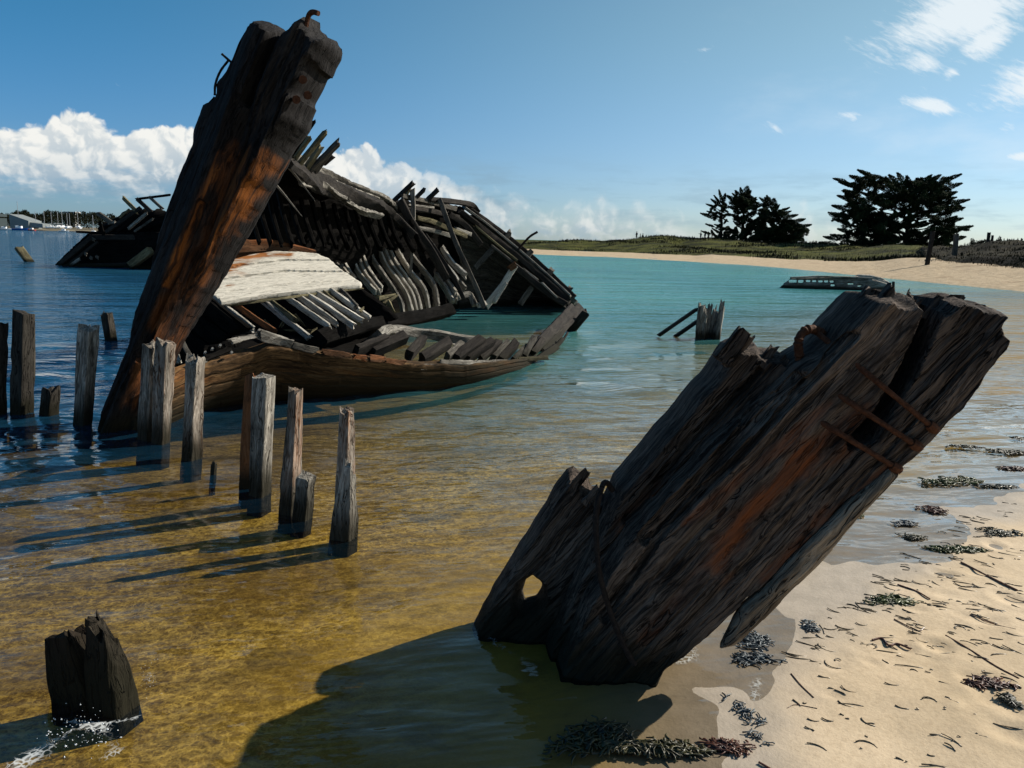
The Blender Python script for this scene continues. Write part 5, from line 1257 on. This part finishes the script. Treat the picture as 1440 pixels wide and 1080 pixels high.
def far_shore():
    D = 425.
    px = np.linspace(-500, 236, 90); n = len(px); m = 14
    V = np.zeros((n, m, 3))
    for i, x in enumerate(px):
        q = np.array(P(x, 330, D)); q[2] = 0
        taper = sstep(236, 150, x)
        for j in range(m):
            k = j/(m-1)
            V[i, j] = q+np.array([q[0]/D, 1, 0])*(-6+k*900); V[i, j, 2] = -.5+(1.9+.5*fbm(x*.1, j*.7, 3, 2))*sstep(0, .03, k)*taper+taper*2.*k
    mt, t = material('shore_land'); p = t.pos(); nn = t.noise(p, .12, 4, .6)
    finish(t, principled(t, Base_Color=t.mix(t.mr(nn, .35, .65), (.10, .085, .06), (.22, .19, .13)), Roughness=.95))
    o = meshobj('far_shore', V.reshape(-1, 3), gridfaces(n, m), mt); tag(o, kind='structure')
    # wood behind
    rg = np.random.default_rng(9)
    top = [(-500, 296), (-60, 297), (0, 298), (12, 299), (20, 295), (36, 294), (44, 298), (56, 299), (66, 294), (80, 296), (100, 297), (115, 296), (128, 297), (138, 297.5), (148, 299), (158, 299), (166, 304), (172, 314), (178, 320), (236, 322)]
    bx = rg.uniform(-480, 176, 1500); P0, Dr, Ln = [], [], []
    for x in bx:
        dd = rg.uniform(0, 60); Dk = 470+dd; ty = np.interp(x, [a for a, _ in top], [b for _, b in top])+rg.uniform(0, 5)+1
        tip = np.array(P(x, ty, Dk)); hgt = max(1.5, tip[2]-1.)*rg.uniform(.5, 1)
        P0.append(tip-np.array([rg.normal(0, .6), 0, hgt])); d = tip-P0[-1]; Ln.append(np.linalg.norm(d)); Dr.append(d/Ln[-1])
    o = leafcloud('wood', P0, Dr, Ln, SCRUB, None, 8, 12, fl=1., wid=.36, lscale=3.2); tag(o, kind='stuff', label='dark wood along the far shore behind the boats', cat='wood')
    o = meshobj('wood_floor', [P(-480, 321, 478), P(172, 322, 478), P(168, 309, 520), P(-480, 303, 520)], [(0, 1, 2, 3)], SCRUB) if False else None
    wall, wal2, roof = flat('hangar_wall', (.045, .06, .065)), flat('hangar_gable', (.20, .22, .22)), flat('hangar_roof', (.05, .065, .07))
    c = P(8, 319.5, 440); m_ = MPP(8, 320, 440)
    h = empty('hangar', (c.x, c.y, c.z), 'grey boat hangar with a pale sloping end wall on the far shore', 'building')
    boxmesh('wall', c+Vector((-10, 0, -1)), 34*m_, 14, 15*m_, wall, h)
    boxmesh('roof', c+Vector((-10, -.3, 14.2*m_)), 35*m_, 14.6, 4*m_, roof, h)
    boxmesh('gable_wall', P(37, 320, 437)+Vector((0, 0, -.5)), 26*m_, 12, 19*m_, wal2, h, tz=8.5*m_)
    boxmesh('annex', P(57, 320, 436), 18*m_, 8, 7*m_, wal2, h, tz=2*m_)
    c = P(101, 300, 520); s = empty('villa', (c.x, c.y, c.z), 'white house roof showing above the far trees', 'building')
    boxmesh('wall', c+Vector((0, 0, -9)), 7, 6, 9, flat('villa_white', (.7, .7, .68)), s); boxmesh('roof', c+Vector((0, 0, 0)), 8, 6.6, 1.0, flat('villa_roof', (.6, .6, .58)), s)
    white, blue, red, mast = flat('boat_white', (.8, .8, .8), .3), flat('boat_blue', (.02, .12, .40), .3), flat('boat_red', (.30, .05, .04), .4), flat('mast_grey', (.32, .33, .34), .4)
    def boat(px_, D_, L, kind, label, group, rz=0., hull=white, z=0., mh=11.):
        b = P(px_, 330, D_); b.z = z
        r = empty('sailing_boat' if kind == 'sail' else 'motor_boat', b, label, 'boat', group)
        st = np.linspace(-1, 1, 11); Vh = []
        for s_ in st:
            bw = .17*L*max(.03, (1-max(0, s_)**2.2))*(1-.25*max(0, -s_)); z1 = .11*L+.05*L*max(0, s_)**2
            for q in ((-1, z1), (-.9, z1*.5), (-.45, -.02*L), (0, -.04*L), (.45, -.02*L), (.9, z1*.5), (1, z1)):
                Vh.append((s_*L/2*(1+.08*q[1]/z1*max(0, s_)), q[0]*bw, q[1]))
        R_ = Matrix.Rotation(rz, 3, 'Z'); Vh = [b+R_ @ Vector(v) for v in Vh]
        f = gridfaces(11, 7).tolist()+[[i*7, (i+1)*7, (i+1)*7+6, i*7+6] for i in range(10)]+[list(range(7))]
        meshobj('hull', Vh, f, hull, r, smooth=False)
        boxmesh('cabin', b+R_ @ Vector((-.02*L, 0, .10*L)), .36*L, .2*L, (.09 if kind == 'sail' else .17)*L, white, r, rz=rz, bev=.03*L)
        if kind == 'sail':
            tube('mast', [b+Vector((0, 0, .1*L)), b+Vector((0, 0, mh))], .11, mast, r, M=6, curve=False)
            tube('boom', [b+Vector((0, 0, .32*L)), b+R_ @ Vector((-.4*L, 0, .3*L))], .09, mast, r, M=6, curve=False)
        else:
            boxmesh('windscreen', b+R_ @ Vector((.10*L, 0, .25*L)), .12*L, .17*L, .06*L, flat('boat_glass', (.03, .04, .05), .2), r, rz=rz, bev=.01*L)
    boat(7, 402, 6.5, 'motor', 'white motor boat at the far left edge of the water', 'motor boats moored off the far shore', .2)
    boat(28, 404, 8.5, 'motor', 'blue hulled boat moored off the hangar', 'motor boats moored off the far shore', .1, blue)
    boat(45, 402, 5, 'motor', 'small white boat with a red hull right of the blue one', 'motor boats moored off the far shore', 2.8, red)
    boat(90, 370, 4.6, 'motor', 'white motor boat alone in the middle of the far bay', 'motor boats moored off the far shore', .15)
    boat(132, 350, 4.6, 'sail', 'white sailing boat with one mast nearest to the black hulk', 'sailing boats at the far shore', .1, white, 0, 7.6)
    for i, (x, mh, L) in enumerate(((28, 13.5, 7), (52, 8.5, 6), (64, 9, 6), (74, 8.5, 6), (83, 8.5, 7), (89, 9.8, 7), (96, 8, 6), (99.5, 8, 6), (111, 10, 7))):
        boat(x, 432+(i % 3)*3, L, 'sail', ('pale yacht laid up on the far shore, number %d mast counted from the left' % (i+1)).replace('number 1 mast', 'first mast').replace('number 2 mast', 'second mast').replace('number 3 mast', 'third mast').replace('number 4 mast', 'fourth mast').replace('number 5 mast', 'fifth mast').replace('number 6 mast', 'sixth mast').replace('number 7 mast', 'seventh mast').replace('number 8 mast', 'eighth mast').replace('number 9 mast', 'last mast'),
             'sailing boats at the far shore', .3*i, white, 1.7, mh)
far_shore()

# ------------------------------------------------------------------ seaweed, twigs, foam
def weedmat(name, c1, c2):
    m, t = material(name); p = t.pos(); n = t.noise(p, 22, 4, .6)
    b = principled(t, Base_Color=t.mix(t.mr(n, .3, .7), c1, c2), Roughness=.42); b.node.inputs['Specular IOR Level'].default_value = .45
    finish(t, b); return m
WEED_T = weedmat('weed_scrap', (.035, .027, .014), (.15, .115, .068)); WEED = weedmat('seaweed_dark', (.008, .009, .004), (.05, .045, .012)); WEED_R = weedmat('seaweed_red', (.03, .008, .005), (.10, .03, .01)); WEED_G = weedmat('seaweed_green', (.02, .025, .006), (.08, .10, .02)); WEED_B = weedmat('seaweed_blue', (.015, .02, .025), (.07, .09, .10))
def gz(x, y):
    z, sd = ground_z(np.array([[x]]), np.array([[y]])); return max(float(z[0, 0]), 0.0)
def ribbons(name, cs, rx, ry, ang, n, mat, seed, h=.03, L=.16, wd=.012, label=None, group=None, kind=None):
    rg = np.random.default_rng(seed); Vs = []; Fs = []; cnt = 0
    for k in range(n):
        c = cs[k % len(cs)]
        a = rg.uniform(0, 6.28); r = math.sqrt(rg.random())
        u, v = r*math.cos(a)*rx, r*math.sin(a)*ry
        x = c[0]+u*math.cos(ang)-v*math.sin(ang); y = c[1]+u*math.sin(ang)+v*math.cos(ang)
        zb = gz(x, y)+(.003 if h > .005 else .0005); d = ang+rg.normal(0, .7 if h > .005 else .35); l = L*(rg.uniform(.4, 1.2) if h > .005 else rg.uniform(.15, 1.)**1.5*2.2); w = wd*rg.uniform(.5, 1.3)
        hh = h*(1-r*.8)*rg.uniform(.2, 1.); cv = rg.normal(0, .7 if h < .005 else 1.2); tw = rg.uniform(0, 3)
        m = 6
        for i in range(m):
            s = i/(m-1); dd = d+cv*(s-.5)
            px_, py_ = x+(s-.5)*l*math.cos(dd), y+(s-.5)*l*math.sin(dd)
            pz = zb+hh*math.sin(s*math.pi)**.7+.3*hh*math.sin(s*9+k)
            ww = w*(1-.7*abs(s-.4)); t_ = tw+s*2.5
            ox, oy, oz = -math.sin(dd)*ww*math.cos(t_), math.cos(dd)*ww*math.cos(t_), abs(ww*math.sin(t_))
            Vs += [(px_-ox, py_-oy, max(pz, zb)), (px_+ox, py_+oy, max(pz, zb)+oz+.002)]
            if i: Fs.append([cnt+2*i-2, cnt+2*i-1, cnt+2*i+1, cnt+2*i])
        cnt += 2*m
    o = meshobj(name, Vs, Fs, mat)
    md = o.modifiers.new('thick', 'SOLIDIFY'); md.thickness = .003
    return tag(o, label, None if kind else ('seaweed' if label else None), group, kind)
clumps = [(1357, 626, 24, 5, W_, l) for W_, l in ((WEED, 'small dark seaweed clump in the wet shallows, nearest to the bolts of the big timber'),)]
clumps += [(1420, 634, 34, 7, WEED, 'broad dark seaweed clump at the right edge, in the bright shallows'), (1426, 656, 30, 4, WEED_R, 'thin reddish seaweed strip just below the broad clump at the right edge'), (1432, 614, 12, 4, WEED, 'smallest dark weed tuft at the right edge, topmost of the clumps'),
           (1340, 674, 46, 9, WEED_G, 'long green and brown seaweed bank lying in the shallows'), (1400, 682, 30, 4, WEED, 'flat seaweed strip between the long weed bank and the right edge'), (1308, 712, 22, 9, WEED_R, 'reddish brown seaweed clump standing in the shallow water'), (1276, 733, 18, 5, WEED_B, 'thin grey weed patch below the reddish clump'),
           (1062, 896, 30, 12, WEED_B, 'blue grey wet weed beside the tip of the splintered plank'), (1058, 920, 28, 12, WEED_B, 'wet weed lump lying just below the plank tip at the water edge'), (845, 1035, 62, 26, WEED, 'large black weed heap in the shadow at the foot of the big timber'), (935, 1046, 85, 8, WEED, 'long dark weed line running from the black heap to the sand'),
           (1055, 1005, 10, 26, WEED_B, 'glistening upright weed strand at the water edge, bottom of the picture'), (1020, 1045, 36, 7, WEED_R, 'reddish weed at the right end of the long dark weed line'), (1255, 842, 34, 8, WEED_G, 'green and brown weed tuft on the sand right of the plank'), (1140, 878, 12, 10, WEED_B, 'small dark weed knot at the foam edge on the sand'),
           (1385, 968, 30, 8, WEED_R, 'dark brown weed scraps in the footprint at lower right'), (1415, 992, 12, 8, WEED, 'single black weed lump at the right below the brown scraps'), (1205, 720, 9, 5, WEED_G, 'little green weed tuft at the right edge of the big timber'), (1408, 748, 28, 7, WEED, 'weed scraps on the dry sand near the right edge, above the footprints'),
           (1285, 752, 18, 5, WEED, 'dark weed tuft at the corner where sand meets bright water'), (1340, 770, 50, 4, WEED_G, 'faint long weed line on the sand, below the water corner'), (1415, 640, 8, 3, WEED, 'tiny weed dot beside the broad clump')][:-1]
_wr = np.random.default_rng(12)
for i, (x, y, rx, ry, mt, lb) in enumerate(clumps):
    q = G(x, y, .02); m = MPP(x, y, q.y)
    ry_m = ry*m*2.2; big = rx*m
    ribbons('seaweed_clump', [(q.x+_wr.normal(0, rx*m*.33), q.y+_wr.normal(0, ry_m*.3)) for _ in range(7)], rx*m*.62, ry_m*.5, -.05 if ry < 20 else .6, int(24+rx*2.2), mt, 100+i, h=.008+.016*min(1, big/.25), L=.05+.16*big, wd=.003+.006*min(1, big/.3), label=lb, group='seaweed clumps along the water edge')
rg_ = np.random.default_rng(77); cs = []
while len(cs) < 210:
    x, y = rg_.uniform(1120, 1440), rg_.uniform(690, 1075)
    if rg_.random() > sstep(1080, 760, y)*.9+.03: continue
    q = G(x, y, .03)
    if shore_sd(np.array([[q.x]]), np.array([[q.y]]))[0, 0] > .03: cs.append((q.x, q.y))
ribbons('seaweed_scraps', cs, .045, .02, -.55, 330, WEED_T, 5, h=.002, L=.05, wd=.0022, kind='stuff', label='thin scraps of dark weed strewn over the sand')
def twig(pts, r, lb):
    q = [Vector(G(x, y, .03)) for x, y in pts]
    for v in q: v.z = gz(v.x, v.y)+r*.7
    o = tube('twig', q, r*.65, WEED_R, None, M=6); tag(o, lb, 'twig', 'weed stems lying on the sand')
for pts, r, lb in (([(1113, 940), (1128, 958), (1145, 975)], .003, 'straight weed stem on smooth sand beside the water edge'), ([(1227, 897), (1240, 895), (1250, 905), (1262, 903), (1281, 911)], .007, 'double curved weed stem like a flat letter on the sand'), ([(1330, 893), (1365, 915), (1400, 940), (1432, 960)], .005, 'long weed stem running down to the right over the sand'),
                   ([(1352, 787), (1390, 810), (1430, 832)], .008, 'thick weed stem near the right edge of the sand'), ([(1263, 817), (1290, 828), (1308, 840)], .006, 'bent weed stem above the green tuft'), ([(1258, 866), (1290, 884), (1300, 880)], .004, 'short forked weed stem below the green tuft'), ([(1364, 865), (1400, 880), (1428, 888)], .004, 'thin weed stem at right, above the long one'),
                   ([(1108, 988), (1120, 984), (1150, 990)], .002, 'hair thin weed strand on the smooth sand'), ([(1068, 1062), (1082, 1070), (1098, 1078)], .006, 'dark stem at the bottom of the picture on the sand')):
    twig(pts, r, lb)
# splash round the rotten stump, foam beads along the wavelets
FOAMM, t_ = material('foam'); b_ = principled(t_, Base_Color=(.85, .88, .9), Roughness=.15); b_.node.inputs['Transmission Weight'].default_value = .35; b_.node.inputs['IOR'].default_value = 1.33; finish(t_, b_)
def drops(name, pts, rs, kind_label):
    bm = bmesh.new(); bmesh.ops.create_icosphere(bm, subdivisions=1, radius=1.); v0 = np.array([v.co[:] for v in bm.verts]); f0 = np.array([[v.index for v in f.verts] for f in bm.faces]); bm.free()
    V = (v0[None]*rs[:, None, :]+pts[:, None, :]).reshape(-1, 3); Fq = (f0[None]+(np.arange(len(pts))*len(v0))[:, None, None]).reshape(-1, 3)
    o = meshobj(name, V, Fq, FOAMM); tag(o, kind_label, 'foam', None, 'stuff')
def splash():
    rg = np.random.default_rng(6); pts = []; rs = []
    c = G(120, 1045)
    for k in range(110):
        a = rg.normal(0, 1); x = 112+a*24; y = 1040+rg.normal(0, 16)
        q = G(x, y); up = abs(rg.normal(0, .035))*math.exp(-a*a*.5)
        pts.append((q.x, q.y, .010+up)); r = rg.uniform(.0004, .0016)*(1.5 if up < .012 else 1); rs.append((r*rg.uniform(.8, 2.5), r*rg.uniform(.8, 1.5), r*rg.uniform(.7, 2.5)))
    for k in range(40):
        q = G(rg.normal(212, 8), rg.normal(955, 14)); pts.append((q.x, q.y, .008+abs(rg.normal(0, .008)))); r = rg.uniform(.0005, .0014); rs.append((r, r, r))
    drops('splash', np.array(pts), np.array(rs), 'white splash of water at the foot of the rotten stump')
splash()
